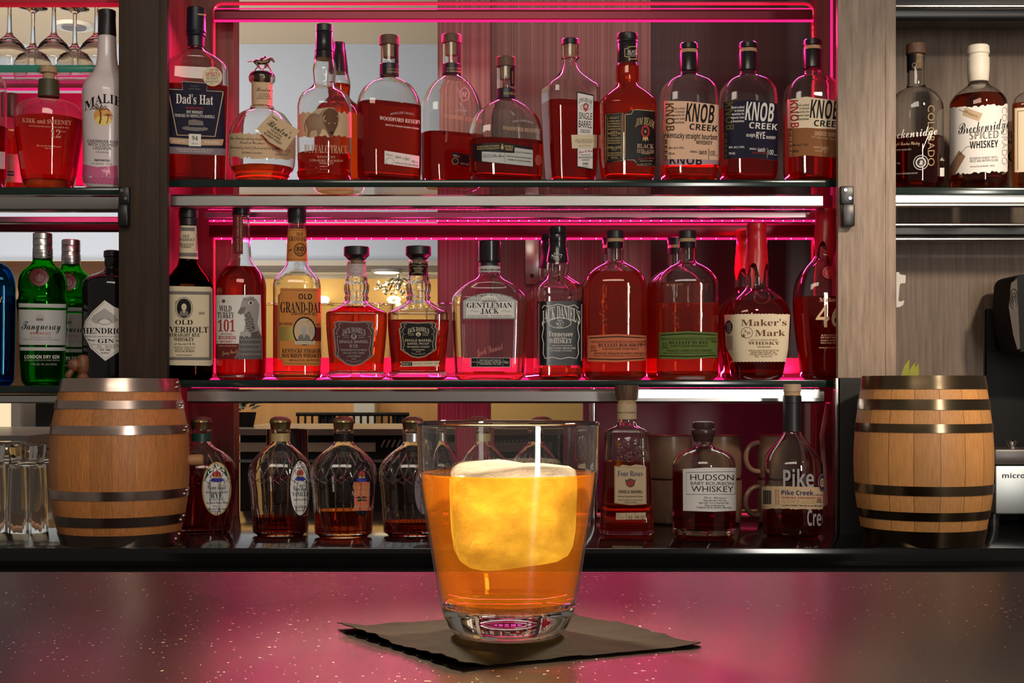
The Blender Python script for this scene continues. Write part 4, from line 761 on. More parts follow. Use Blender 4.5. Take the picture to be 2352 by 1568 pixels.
b.label(Z8, [P([(428, 812), (780, 805), (790, 1310), (436, 1312)], p_white), E(490, 858, 14, 14, i_br), T('TRUST YOUR SPIRIT', 490, 862, 6, 95, 'p', i_t), T('WILD', 505, 916, 46, 95, 'sb', i_k), T('TURKEY', 508, 968, 46, 128, 'sb', i_k), T('101', 512, 1050, 88, 130, 'sb', i_r), T('KENTUCKY STRAIGHT', 514, 1114, 13, 90, 'sb', i_r), T('BOURBON', 520, 1142, 28, 130, 'b', i_r), T('WHISKEY', 512, 1174, 18, 95, 'b', i_r), L([(440, 1174), (458, 1174)], 3, i_r), L([(565, 1174), (585, 1174)], 3, i_r), R(437, 1190, 612, 1312, p_maroon), T('WITH CONVICTION', 522, 1208, 11, 140, 'b', i_g), T('Jimmy Russell', 540, 1255, 30, 125, 'sc', i_g, 0, 8),
 P([(605, 1312), (612, 1130), (640, 1100), (660, 1060), (665, 1000), (640, 950), (600, 945), (622, 905), (630, 860), (655, 828), (700, 818), (745, 840), (768, 890), (762, 960), (752, 1030), (770, 1090), (790, 1150), (790, 1310)], gl), P([(608, 1312), (614, 1135), (690, 1105), (760, 1088), (788, 1140), (789, 1310)], gb), P([(600, 948), (622, 905), (665, 900), (648, 948), (622, 962)], i_gr), E(700, 870, 19, 16, p_white), E(702, 870, 12, 12, i_k), P([(655, 960), (690, 930), (720, 1000), (735, 1080), (690, 1100), (662, 1060)], gb)] + [O(690+18*math.sin(i*1.7), 950+i*17, 26, 10, 4, gl, 16) for i in range(9)] + [E(630+i*20, 1112+(i % 2)*8, 12, 20, i_lg, 16) for i in range(4)] + [L([(615+i*20, 1150+j*38), (630+i*20, 1165+j*38), (645+i*20, 1150+j*38)], 4, gl) for i in range(8) for j in range(4)] + [L([(640+10*i, 845-6*abs(i-3)), (646+10*i, 850)], 3, gb) for i in range(9)] + [P([(575, 1305), (600, 1255), (612, 1250), (592, 1310)], i_gr)])

b = Bottle('whiskey_bottle', 'bottle with an orange die-cut label and orange neck label', MIDS, 682, [(512, 21), (524, 21), (530, 21.5), (560, 23), (598, 24), (612, 28), (624, 37), (634, 46), (645, 53), (658, 55), (862, 55), (866, 54), (873, 48)], DB, ZM, 2.8, .95)
b.body(gclear); b.liquid(703, whis_l)
b.part('cap', c_black, [(480, 19), (482, 21.5), (498, 21.5), (500, 20.5), (512, 20.5)], flute=(40, .012))
b.label(Z8, [P([(992, 290), (1133, 290), (1146, 545), (982, 545)], p_orange), L([(990, 302), (1135, 302)], 4, i_br), L([(985, 530), (1144, 530)], 4, i_br), T('OLD', 1085, 330, 24, 48, 'b', i_k), T('GRAND-DAD', 1072, 368, 36, 140, 'sb', i_k), O(1087, 453, 44, 50, 6, i_k), O(1087, 453, 35, 40, 3, i_k), T('80', 1087, 448, 38, 55, 'b', i_k), T('PROOF', 1087, 480, 12, 45, 'b', i_k), P([(995, 465), (1020, 447), (1030, 455), (1002, 470)], i_br)], 'neck_label')
b.label(Z8, [P([(935, 755), (1252, 755), (1252, 1362), (960, 1360), (945, 1320), (915, 1305), (915, 810), (932, 795)], p_orange), L([(1250, 772), (948, 770), (940, 800), (925, 818), (925, 1295), (952, 1318), (965, 1345), (1250, 1348)], 4, i_br), T('OLD', 1128, 820, 42, 105, 'b', i_k), T('GRAND-DAD', 1100, 905, 82, 330, 'sb', i_k), T('HIGH RYE MASH BILL', 1120, 957, 18, 200, 'b', i_k), T('80 PROOF', 978, 1035, 20, 98, 'b', i_k), T('EST.', 1228, 1040, 18, 30, 'b', i_k), R(922, 1055, 1045, 1165, mat('foil_gold', (.48, .33, .08), .35, .6)), R(1200, 1060, 1250, 1168, p_maroon), E(1122, 1090, 90, 112, i_k), E(1122, 1090, 80, 100, p_buff)] + man(1118, 1095, 88, i_gr, i_lg) + [R(1172, 1075, 1194, 1130, i_lg), P([(1045, 1170), (1205, 1170), (1200, 1195), (1050, 1195)], p_cream), T('THE HEAD OF THE BOURBON FAMILY', 1125, 1183, 10, 140, 'sb', i_k), T('KENTUCKY STRAIGHT', 1105, 1245, 30, 310, 'sb', i_k), T('BOURBON WHISKEY', 1103, 1282, 30, 310, 'sb', i_k), T('40% ALC./VOL. (80 PROOF)', 1120, 1318, 14, 230, 'p', i_k)])

def decanter(lab, cx, capy, lv, wl):
    d = capy-567
    b = Bottle('whiskey_bottle', lab, MIDS, cx, [(597+d, 21), (602+d, 23), (606+d, 21.5), (632+d, 21.5), (636+d, 25), (642+d, 26), (646+d, 25), (656+d, 28.5), (668+d, 28), (678+d, 25), (684+d, 27.5), (690+d, 26), (698+d, 33), (707+d, 46), (714, 60), (719, 68.5), (724, 70), (740, 69.8), (790, 66.5), (845, 62), (852, 62), (858, 66), (866, 66.5), (873, 62)], DB, ZM, 6, .85, 0, fl=(CZ+(HY-(708+d))*DB/F-ZM, CZ+(HY-(648+d))*DB/F-ZM, 18, .035))
    b.body(gclear, wall=.005, base=.014); b.liquid(lv, wl, .005, .014)
    b.part('stopper', c_black, [(capy, 28), (capy+1.5, 29.5), (capy+19, 29.5), (capy+21, 28), (capy+27, 21.5), (capy+30, 21)]); b.part('cork', c_cork, [(capy+30, 14), (capy+55, 13)])
    return b
def jd_shield(lx, ly, pm, im, rows):
    sx = lambda x: x+lx; sy = lambda y: y+ly
    out = [(148, 945), (160, 985), (140, 1010), (148, 1090), (158, 1180), (155, 1240), (200, 1275), (260, 1320), (325, 1333), (390, 1318), (450, 1275), (498, 1240), (495, 1180), (502, 1090), (512, 1010), (488, 985), (500, 945), (455, 930), (325, 938), (195, 930)]
    inn = [((x-325)*.95+325, (y-1130)*.955+1130) for x, y in out]
    mv = lambda pts: [(sx(x), sy(y)) for x, y in pts]
    return [P(mv(out), pm), L(mv(out), 4, im, True), L(mv(inn), 2.5, im, True)] + [L(mv(c), 4, im) for c in ([(215, 955), (200, 950), (185, 970), (200, 985), (180, 1010), (165, 1045), (185, 1050)], [(435, 955), (450, 950), (465, 970), (450, 985), (470, 1010), (485, 1045), (465, 1050)], [(200, 1070), (180, 1065), (175, 1110), (190, 1180), (180, 1240), (200, 1245)], [(450, 1070), (470, 1065), (475, 1110), (460, 1180), (470, 1240), (450, 1245)])] + [T("JACK DANIEL'S", sx(325), sy(1010), 48, 205, 'sb', im, 22), T('UNIQUELY', sx(255), sy(1060), 9, 60, 'p', im), T('CRAFTED', sx(257), sy(1078), 9, 55, 'p', im), T('HANDMADE', sx(392), sy(1060), 9, 65, 'p', im), T('BARRELS', sx(393), sy(1078), 9, 55, 'p', im), E(sx(325), sy(1068), 24, 24, im), R(sx(312), sy(1050), sx(338), sy(1086), pm), T('JD', sx(325), sy(1068), 18, 20, 'sb', im)] + [T(s_, sx(325), sy(y), h, w_, 'p', im, a) for s_, y, h, w_, a in rows]
b = decanter('square decanter bottle with a plum shield label and pale grey neck band', 819, 567, 706, whis)
b.label(Z9, [R(262, 415, 435, 525, mat('band_gray', (.50, .40, .40), .5)), T('SINGLE BARREL', 348, 437, 9, 110, 'p', i_gr), T('RYE', 345, 470, 14, 40, 'p', i_gr), T('RYE WHISKEY', 348, 500, 8, 100, 'p', i_gr)], 'neck_label', extra=.0004)
b.label(Z9, jd_shield(0, 0, p_plum, i_lg, [('SINGLE BARREL', 1115, 26, 260, 0), ('RYE', 1155, 27, 72, 0), ('TENNESSEE RYE WHISKEY', 1190, 16, 240, 0), ('47% ALC/VOL 750ML', 1217, 16, 195, 0), ('LYNCHBURG', 1246, 14, 118, 0), ('TENN.', 1270, 11, 48, 0), ('MASTER DISTILLER', 1296, 9, 130, -16)]))
b = decanter('square decanter bottle with a black shield label, cream lettering and small cream ribbon label', 961, 566, 736, whis_d)
b.label(Z9, [R(822, 410, 992, 520, p_black), L([(840, 432), (870, 425), (905, 435), (940, 425), (970, 432)], 4, i_g), T('BARREL', 907, 455, 18, 85, 'p', i_g), T('PROOF', 905, 478, 16, 60, 'p', i_g), L([(850, 500), (900, 492), (950, 500)], 5, i_g), R(822, 455, 840, 490, i_br), R(975, 455, 992, 490, i_br)], 'neck_label', extra=.0004)
b.label(Z9, [(v, f, m) for v, f, m in [([((x-325)*.93+905, (y-1130)*.80+1098+0) for x, y in vv], ff, mm) for vv, ff, mm in jd_shield(0, 0, p_black, p_cream, [('SINGLE BARREL', 1137, 27, 260, 0), ('BARREL PROOF', 1174, 22, 205, 0), ('TENNESSEE WHISKEY', 1210, 18, 222, 0), ('LYNCHBURG', 1242, 16, 118, 0), ('TENN.', 1266, 12, 48, 0), ('MASTER DISTILLER', 1294, 10, 130, -16)])]])
b.label(Z9, [P([(742, 1295), (1098, 1288), (1085, 1312), (1095, 1335), (740, 1340), (755, 1318)], p_cream), R(755, 1298, 850, 1332, i_k), T('SELECT', 800, 1315, 18, 78, 'sb', p_cream), T('64.5% ALC/VOL', 902, 1312, 11, 85, 'p', i_k), T('129.1 PROOF', 995, 1310, 11, 70, 'p', i_k), T('750ML', 1063, 1310, 11, 32, 'p', i_k)], 'ribbon_label')

b = Bottle('whiskey_bottle', 'nearly empty broad flask with a silver arched label and tall black cap', MIDS, 1124.5, [(600, 24), (627, 24), (634, 27), (643, 38), (652, 52), (662, 65), (673, 77), (685, 85), (695, 86.5), (720, 86), (800, 83), (862, 79), (867, 78), (873, 74)], DB, ZM, 5.5, .55)
b.body(gclear, wall=.005, base=.012); b.liquid(856, whis_l, .005, .012)
b.part('cap', c_shiny, [(553, 23.5), (555, 25.5), (600, 25.5)]); b.part('cap_ring', c_black, [(600, 24), (601, 25), (605, 24), (607, 25), (612, 25)]); b.part('neck_band', p_silver, [(612, 25), (626.5, 26)])
b.label(Z9, [T('DOUBLE MELLOWED', 1562, 468, 16, 180, 'b', i_k)], 'neck_lettering', extra=.0022)
b.label(Z9, [P([(1305, 912), (1305, 745), (1380, 705), (1470, 680), (1550, 674), (1640, 680), (1720, 702), (1790, 740), (1785, 912)], i_gr), P([(1312, 906), (1312, 750), (1385, 711), (1472, 687), (1550, 681), (1638, 687), (1716, 708), (1782, 745), (1778, 906)], p_silver)] + [L([(1325+i*12, 755-min(i, 36-i)*3.2+(4 if i > 18 else 4)), (1325+i*12, 900)], 2, i_lg) for i in range(38)] + [P([(1465, 745), (1490, 710), (1545, 698), (1600, 710), (1628, 745)], p_white), R(1340, 755, 1760, 895, p_white), T("JACK DANIEL'S", 1543, 738, 34, 125, 'sb', i_k, 14), T('GENTLEMAN', 1545, 787, 46, 400, 'sb', i_k), T('JACK', 1548, 840, 46, 160, 'sb', i_k), L([(1375, 842), (1400, 832), (1420, 848), (1450, 840)], 4, i_gr), L([(1650, 840), (1680, 832), (1700, 848), (1730, 840)], 4, i_gr), T('DOUBLE MELLOWED - TENNESSEE WHISKEY', 1548, 883, 15, 390, 'p', i_k)])
b.label(Z9, [T('Jack Daniel', 1545, 1185, 60, 250, 'sc', mat('signature_pink', (.55, .18, .16), .5), 0, 15)], 'signature')
b.label(Z9, [R(1378, 1258, 1733, 1345, i_lg), R(1384, 1264, 1727, 1339, p_black), T('40% ALC/VOL', 1410, 1298, 10, 45, 'p', i_w), T('DISTILLED & BOTTLED BY', 1553, 1282, 14, 190, 'p', i_w), T('JACK DANIEL DISTILLERY', 1553, 1300, 14, 220, 'p', i_w), T('LYNCHBURG, TN. USA', 1553, 1317, 14, 190, 'p', i_w), T('750mL', 1695, 1300, 22, 42, 'p', i_w), L([(1438, 1268), (1438, 1335)], 3, i_lg), L([(1665, 1268), (1665, 1335)], 3, i_lg)], 'lower_label')

jp = [(602, 25), (612, 26.5), (622, 26.5), (632, 24), (640, 32), (650, 46), (657, 55), (662, 58), (675, 58.5), (685, 57), (838, 57), (844, 58), (862, 58), (867, 57), (873, 52)]
def jd(lab, cx, dy, D, lv, sc_=1.0, rot=14):
    pr = [(CZ and HY-(HY-y)*DB/D, h*DB/D) for y, h in jp]
    b = Bottle('whiskey_bottle', lab, MIDS, cx, pr, D, ZM, 9, .95, rot); b.body(gclear, wall=.004, base=.012); b.liquid(lv, whis_l if D == DB else whis, .004, .012)
    f = lambda y: HY-(HY-y)*DB/D; g = DB/D
    b.part('capsule', c_shiny, [(f(520), 17*g), (f(522), 20*g), (f(536), 20.5*g), (f(538), 19.5*g), (f(541), 20.5*g), (f(555), 20.5*g), (f(558), 19.5*g), (f(575), 21.5*g), (f(592), 25.5*g), (f(602), 27*g), (f(603), 25*g)])
    return b
b = jd('square bottle with a shiny black label, white scroll lettering and black capsule', 1281, 0, DB, 845)
b.label(Z10, [T('Old', 366, 383, 16, 38, 'sb', i_w), T('No.7', 370, 405, 30, 85, 'sb', i_w), T('BRAND', 366, 427, 8, 45, 'sb', i_w)], 'capsule_lettering', extra=.0022)
p_shiny = pap('paper_gloss_black', (.010, .009, .009), .22)
b.label(Z10, [P([(198, 790), (585, 785), (588, 1340), (200, 1340)], p_shiny), L([(245, 850), (260, 825), (300, 835), (380, 815), (460, 835), (520, 822), (555, 850)], 6, i_w), T("JACK DANIEL'S", 405, 885, 110, 325, 'sb', i_w, 50), O(395, 975, 95, 45, 5, i_w), T('OLD', 395, 955, 18, 40, 'sb', i_w), T('NO.7', 395, 985, 30, 70, 'sb', i_w), T('BRAND', 395, 1010, 10, 45, 'sb', i_w), T('Tennessee', 400, 1070, 42, 210, 'sb', i_w), T('SOUR MASH', 398, 1103, 10, 100, 'sb', i_w), T('WHISKEY', 400, 1130, 40, 195, 'sb', i_w), T('DISTILLED AND BOTTLED BY', 415, 1170, 10, 170, 'sb', i_w), T('JACK DANIEL DISTILLERY', 408, 1192, 14, 245, 'sb', i_w), T('LYNCHBURG, TENNESSEE', 405, 1214, 11, 180, 'sb', i_w), L([(250, 960), (258, 1020), (245, 1095), (258, 1150), (255, 1240), (270, 1280), (330, 1270), (400, 1285), (470, 1270), (535, 1280), (552, 1240), (548, 1150), (558, 1095), (545, 1020), (555, 960)], 6, i_w), L([(218, 815), (218, 1300)], 7, i_lg), L([(578, 815), (578, 1300)], 7, i_lg)])
jd('second square bottle half hidden behind the one with the shiny black label', 1262, 0, DB+.135, 690, 1, 14)

up = [(560, 19), (598, 19), (603, 22), (608, 32), (616, 46), (626, 58), (638, 67), (650, 71), (665, 72), (850, 71), (862, 70), (867, 69), (873, 63)]
def bulleit(lab, cx, D, lv, wl, capy=530, dx=0):
    f = lambda y: HY-(HY-y)*DB/D; g = DB/D
    b = Bottle('whiskey_bottle', lab, MIDS, cx, [(f(y), h*g) for y, h in up], D, ZM, 2.6, .72); b.body(gclear, wall=.004); b.liquid(f(lv), wl, .004)
    b.part('stopper', c_black, [(f(530), 18.5*g), (f(531.5), 20*g), (f(547), 20*g), (f(548), 19*g)]); b.part('cork', c_cork, [(f(548), 18.8*g), (f(562), 18.8*g)]); b.part('neck_band', p_black, [(f(556), 19.6*g), (f(570), 19.6*g)])
    return b
def emb(tf, rows, b, m):
    b.label(tf, [T(*r) if len(r) > 6 else r for r in rows], 'embossed_lettering', off=.0003, step=0)
for lab, cx, lv, wl, off, rows, pm, lr in (
 ('oval domed bottle with raised glass lettering and an orange band label', 1413, 626, whis_l, 0, (('BULLEIT', 880, 690, 62, 350), ('BOURBON', 885, 800, 62, 370), ('FRONTIER', 880, 908, 42, 270), ('WHISKEY', 878, 968, 50, 300)), p_rust, (('DISTILLED AND AGED IN THE BULLEIT FAMILY TRADITION', 898, 1138, 17, 460), ('BULLEIT BOURBON', 912, 1167, 28, 370), ('FRONTIER WHISKEY', 918, 1198, 15, 310), ('KENTUCKY STRAIGHT BOURBON WHISKEY', 905, 1238, 18, 430), ('Each year, Kentucky Bourbon matures in the Bulleit tradition', 900, 1258, 9, 430))),
 ('oval domed bottle with raised glass lettering and an olive green band label', 1579, 697, whis_l, 0, (('BULLEIT', 1500, 670, 62, 350), ('RYE', 1505, 780, 60, 190), ('FRONTIER', 1505, 905, 42, 270), ('WHISKEY', 1510, 965, 50, 320)), p_green, (('DISTILLED AND AGED IN THE BULLEIT FAMILY TRADITION', 1500, 1112, 17, 470), ('BULLEIT 95 RYE', 1500, 1144, 27, 335), ('FRONTIER WHISKEY', 1505, 1174, 15, 320), ('STRAIGHT AMERICAN RYE WHISKEY', 1508, 1213, 18, 390), ('Made using a 95% rye mash for a true American rye whiskey', 1500, 1234, 9, 440)))):
    b = bulleit(lab, cx, DB, lv, wl)
    b.label(Z10, [T(s_, x, y, h, w_, 'sb', gclear) for s_, x, y, h, w_ in rows] + [E(rows[0][1], 862 if cx < 1500 else 862, 65, 9, gclear)], 'raised_lettering', off=.0007, step=0)
    x0 = 632 if cx < 1500 else 1245; x1 = x0+508 if cx < 1500 else x0+500; y0 = 1085 if cx < 1500 else 1060
    b.label(Z10, [P([(x0, y0), ((x0+x1)/2, y0-14), (x1, y0), (x1, y0+212), ((x0+x1)/2, y0+228), (x0, y0+222)], pm), L([(x0+10, y0+20), ((x0+x1)/2, y0+8), (x1-10, y0+20)], 9, i_k), L([(x0+10, y0+198), ((x0+x1)/2, y0+205), (x1-10, y0+195)], 9, i_k)] + [T(s_, x, y, h, w_, 'sb', i_k) for s_, x, y, h, w_ in lr] + [T('45% ALC', x0+55, y0+90, 12, 45, 'sb', i_k), T('BY VOL', x0+55, y0+108, 12, 40, 'sb', i_k), T('(90 PROOF)', x0+58, y0+128, 12, 58, 'sb', i_k), T('750 ml', x1-35, y0+75, 18, 50, 'sb', i_k)])
bulleit('second oval domed bottle, mostly hidden behind the one with the orange band label', 1403, DB+.13, 640, whis)
bulleit('second oval domed bottle, mostly hidden behind the one with the olive green band label', 1552, DB+.13, 640, whis)

mp = [(520, 20), (605, 24), (640, 27), (655, 27), (662, 30), (672, 42), (684, 57), (698, 68), (712, 75), (722, 77.5), (735, 78), (800, 72), (845, 63), (862, 60), (867, 59), (873, 54)]
def makers(lab, cx, D, lv):
    f = lambda y: HY-(HY-y)*DB/D; g = DB/D
    b = Bottle('whiskey_bottle', lab, MIDS, cx, [(f(y), h*g) for y, h in mp], D, ZM, 3.4, .8, 20); b.body(gclear, wall=.004); b.liquid(f(lv), whis_d, .004)
    b.part('red_wax', c_red, [(f(513), 20*g), (f(515), 22.5*g), (f(528), 23*g), (f(530), 22*g), (f(545), 22.5*g), (f(558), 24*g), (f(560), 23.5*g), (f(580), 25.5*g), (f(600), 26.5*g), (f(606), 27.5*g)], drips=34)
    return b
b = makers('red wax topped bottle with a cream notched label and drips down the neck', 1738, DB, 690)
b.label(Z11, [P([(225, 935)]+[(230+i*14, 930+(i % 2)*5-(4 if 6 < i < 30 else 0)) for i in range(38)]+[(762, 935), (742, 1310)]+[(735-i*14, 1318+(i % 2)*5) for i in range(34)]+[(300, 1310), (240, 1200)], p_cream), E(263, 1035, 32, 55, i_k), P([(245, 1000), (280, 990), (285, 1080), (250, 1085)], i_gr), T("Maker's", 548, 1000, 52, 370, 'sb', i_br), T('Mark', 600, 1085, 50, 245, 'sb', i_br), O(413, 1082, 46, 44, 4, i_br), T('S', 400, 1068, 24, None, 'sb', i_br), T('IV', 430, 1085, 22, 34, 'sb', i_br), P([(382, 1085+17), (387, 1100-20), (392, 1102), (404, 1104), (394, 1110), (398, 1122), (383, 1114), (368, 1122), (374, 1108), (364, 1100), (376, 1100)], i_br), T('KENTUCKY STRAIGHT BOURBON', 550, 1142, 10, 220, 'p', i_br), T('WHISKY', 550, 1168, 25, 255, 'sb', i_br), T('Handmade', 550, 1197, 16, 105, 'p', i_br), T('DISTILLED, AGED AND BOTTLED BY THE', 548, 1228, 13, 245, 'p', i_br), T("MAKER'S MARK DISTILLERY, INC.", 548, 1244, 13, 205, 'p', i_br), T('STAR HILL FARM, LORETTO, KY. USA', 548, 1260, 13, 225, 'p', i_br), T('750ML.   45% ALC./VOL.', 545, 1277, 12, 150, 'p', i_br)] + [L([(248, 1110+i*10), (298, 1108+i*10)], 3, i_gr) for i in range(12)])
b.label(Z11, [O(535, 790, 62, 55, 9, gclear), T('SIV', 540, 790, 42, 80, 'sb', gclear)], 'raised_seal', off=.0006, step=0)
makers('second red wax topped bottle standing just behind and left of the cream-labelled one', 1713, DB+.125, 650)
b = Bottle('whiskey_bottle', 'tall red wax topped bottle cut off by the pale post, last on the middle shelf', MIDS, 1897, [(490, 22), (560, 25), (588, 27), (596, 31), (606, 42), (620, 56), (638, 67), (660, 74), (685, 77), (700, 77), (770, 71), (840, 61), (862, 59), (867, 58), (873, 53)], DB, ZM, 3.2, .8, 15)
b.body(gclear, wall=.004); b.liquid(683, whis_d, .004)
b.part('red_wax', c_red, [(479, 22), (481, 24.5), (492, 25), (494, 24), (512, 24.5), (540, 27), (556, 28.5)], drips=44)
mb = MB(); 
b.label(Z11, [E(1085, 590, 55, 52, c_red), O(1085, 590, 38, 36, 6, mat('red_wax_dark', (.2, .004, .008), .4))], 'wax_seal', off=.002, step=.0006)
b.label(Z11, [T("Maker's", 1095, 812, 34, 180, 'sb', i_t), T('46', 1090, 945, 185, 230, 'p', i_t), T('KENTUCKY', 1095, 1103, 13, 150, 'sb', i_t), T('BOURBON WHISKY', 1095, 1122, 13, 160, 'sb', i_t), T('BARREL FINISHED', 1095, 1145, 13, 160, 'sb', i_t), T('WITH OAK STAVES', 1095, 1166, 13, 160, 'sb', i_t), T('94 PROOF 47% ALC/VOL', 1085, 1205, 10, 165, 'sb', i_t)], 'lettering')
# tumblers behind the middle row
def tumbler(cx, lab, D=3.10, yt=698, hw=42):
    t = tag(empty('glass_tumbler', (X(cx, D), D, ZM)), lab, 'glass', 'tumblers at the back of the middle shelf'); h = CZ+(HY-yt)*D/F-ZM; r = hw*D/F
    mb = MB(); mb.lathe([(0, r*.8), (.002, r*.84), (h*.5, r*.92), (h-.001, r), (h, r-.001), (h-.001, r-.0022), (h*.5, r*.92-.0022), (.014, r*.84-.0022), (.012, r*.4)], gclear, 40); mb.build('glass_body', t)
for cx, lab in ((632, 'tumbler at the back behind the bottle with the dark red neck strip'), (772, 'tumbler at the back, left behind the plum-labelled decanter'), (862, 'tumbler at the back between the two alike decanters'), (1018, 'tumbler at the back just right of the black-labelled decanter')):
    tumbler(cx, lab)
# ---- the counter row, left to right ------------------------------------------------
DL = 2.80
def cut_glass(b, y0, y1, y2, y3):
    # raised diamond ribs pressed into the shoulders and foot
    s = b.s; mb = MB(); Zl = lambda y: CZ+(HY-y)*s-b.zb
    def rib(ph0, ph1, ya, yb):
        pts = []
        for i in range(9):
            t = i/8; z = Zl(ya+(yb-ya)*t); p = ph0+(ph1-ph0)*t; a, bb, n = b.shape(float(b.W(z))); r = float(se_r(np.array([p-b.rot]), a, bb, n)[0])+.0002
            pts.append((r*math.sin(p), -r*math.cos(p), z))
        mb.tube(pts, .0011, gclear, 6)
    N = 18
    for k in range(N):
        p = 2*math.pi*k/N; d = 2*math.pi/N
        rib(p, p+d, y0, y1); rib(p+d, p, y0, y1); rib(p, p+d/2, y2, y3); rib(p+d, p+d/2, y2, y3); rib(p, p+d, y1, y1+14); 
        rib(p, p, y1+8, y2-4)
    mb.build('cut_ribs', b.root)
def royal(lab, cx, lv, wl, hw=76, band=c_gold, yb=1235, D=DL):
    g = hw/76
    b = Bottle('whiskey_bottle', lab, LOWS, cx, [(985, 22), (990, 23.5), (994, 22), (1014, 22), (1020, 25), (1028, 34), (1038, 47*g), (1050, 60*g), (1064, 70*g), (1078, 75*g), (1092, 76*g), (1104, 75*g), (1120, 72*g), (1160, 69*g), (1200, 66*g), (1224, 65*g), (1229, 64*g), (1234, 58*g)], D, ZC, 2.4, .72)
    b.body(gclear, wall=.004); b.liquid(lv, wl, .004)
    st = b.part('stopper', c_gold, [(957, 4), (958, 14), (962, 22), (966, 25), (969, 25.5), (972, 24), (984, 22.5), (986, 22)], flute=(30, .03)); b.part('stopper_dome', mat('stopper_red_brown', (.10, .03, .02), .4), [(955.5, 3), (957, 14), (961, 21.5), (964, 23.5)], flute=(12, .04), parent=st)
    b.part('neck_band', band, [(995, 22.8), (1013, 22.8)])
    cut_glass(b, 1040, 1094, 1160, 1222)
    return b
def crown_label(x, y, rx, ry, ring, bg, ink, rows, curtain):
    # oval label: rim, field, curtain, crown on a cushion, lettering
    c = [E(x, y, rx, ry, ring, 56), E(x, y, rx*.9, ry*.94, bg, 56), P([(x-rx*.88, y-ry*.25), (x-rx*.62, y-ry*.7), (x, y-ry*.94), (x+rx*.62, y-ry*.7), (x+rx*.88, y-ry*.25), (x+rx*.55, y-ry*.52), (x, y-ry*.82), (x-rx*.55, y-ry*.52)], curtain)]
    cy_ = y-ry*.52
    c += [E(x, cy_, rx*.30, ry*.13, i_r), R(x-rx*.26, cy_+ry*.07, x+rx*.26, cy_+ry*.13, i_g), E(x, cy_-ry*.15, rx*.05, ry*.03, i_r, 12), P([(x-rx*.48, cy_+ry*.20), (x-rx*.3, cy_+ry*.13), (x+rx*.3, cy_+ry*.13), (x+rx*.48, cy_+ry*.20), (x+rx*.3, cy_+ry*.27), (x-rx*.3, cy_+ry*.27)], i_bl), L([(x-rx*.12, cy_-ry*.1), (x-rx*.12, cy_+ry*.08)], 3, i_g), L([(x+rx*.12, cy_-ry*.1), (x+rx*.12, cy_+ry*.08)], 3, i_g), L([(x-rx*.45, cy_+ry*.2), (x-rx*.55, cy_+ry*.33)], 5, i_k), L([(x+rx*.45, cy_+ry*.2), (x+rx*.55, cy_+ry*.33)], 5, i_k)]
    return c+[T(s_, x+dx, y+dy, h, w_, st, m) for s_, dx, dy, h, w_, st, m in rows]
i_gn = pap('ink_dark_green', (.01, .06, .04))
b = royal('cut-glass bottle of near-black liquid, gold-rimmed oval label, behind the left barrel', 462, 1060, whis_d, 83, mat('band_green', (.01, .05, .035), .4), D=2.885)
b.label(Z13, crown_label(340, 845, 118, 215, i_g, p_white, i_gn, (('Crown Royal', 0, -15, 46, 145, 'sc', i_gn), ('NORTHERN HARVEST', 0, 28, 15, 175, 'sb', i_k), ('RYE', 0, 55, 40, 100, 'sb', i_gn), ('90% RYE WHISKY', 0, 87, 10, 120, 'sb', i_k), ('Fine Blended Canadian Whisky', 0, 110, 20, 170, 'sc', i_k), ('A PRODUCT OF', 0, 140, 8, 80, 'sb', i_k), ('The Crown Royal Distilling Company', 0, 160, 16, 150, 'sc', i_k), ('45% ALC/VOL (90 PROOF)', -5, 182, 9, 80, 'b', i_k), ('750 ML', -5, 194, 7, 30, 'b', i_k)), i_gn))
b = royal('cut-glass bottle with a white oval label in a black rim, beside the glass jar', 644, 1184, whis_d, 73, mat('band_gold', (.45, .33, .14), .4), D=DL+.03)
b.label(Z13, crown_label(1008, 840, 88, 232, i_k, p_white, i_k, (('Crown Royal', 0, 0, 46, 110, 'sc', i_gn), ('VANILLA', 0, 48, 34, 128, 'sb', i_k), ('Vanilla Flavored Whisky', 0, 90, 18, 105, 'sc', i_k), ('The Crown Royal Distilling Company', 0, 142, 14, 100, 'sc', i_k), ('TORONTO, ONTARIO CANADA', 0, 158, 8, 90, 'sb', i_k), ('35% ALC/VOL (70 PROOF)', 0, 180, 9, 60, 'b', i_k)), i_lg))
b = royal('cut-glass bottle with a black and orange oval label and a black neck band', 789, 1170, whis, 76, p_black)
b.label(Z13, crown_label(1500, 845, 95, 218, i_k, p_navy, i_k, (), i_maple) if False else crown_label(1500, 845, 95, 218, i_k, p_navy, i_k, (), i_br) + [P([(1435, 790), (1565, 790), (1560, 980), (1575, 1020), (1425, 1020), (1440, 980)], p_rust), T('Crown Royal', 1495, 825, 46, 135, 'sc', i_g), T('MAPLE', 1492, 880, 36, 150, 'sb', i_t), P([(1450, 915), (1480, 905), (1490, 920), (1510, 905), (1540, 915), (1525, 930), (1545, 945), (1500, 940), (1460, 948), (1470, 930)], i_k), T('FINISHED', 1495, 925, 16, 70, 'sb', i_t), T('Maple Flavored Whisky', 1495, 985, 16, 110, 'sc', i_t)])
b = royal('cut-glass bottle left of the lit drink, its label half hidden by the glass', 948, 1196, whis_d, 77, c_silver, D=DL+.03)
b.label(Z13, crown_label(2000, 845, 85, 218, i_k, p_gray, i_k, (), i_br))
b = royal('cut-glass bottle with a dark-rimmed oval label seen through the left of the drink glass', 1097, 1190, whis_d, 74, MATS['band_gold'])
b.label((0, 0, 1), crown_label(1140, 1110, 27, 62, i_k, p_white, i_k, (), i_lg))
b = royal('cut-glass bottle with a black neck band seen through the right of the drink glass', 1245, 1185, whis, 74, p_black)
b.label((0, 0, 1), crown_label(1290, 1110, 27, 62, i_k, p_navy, i_k, (), i_br))
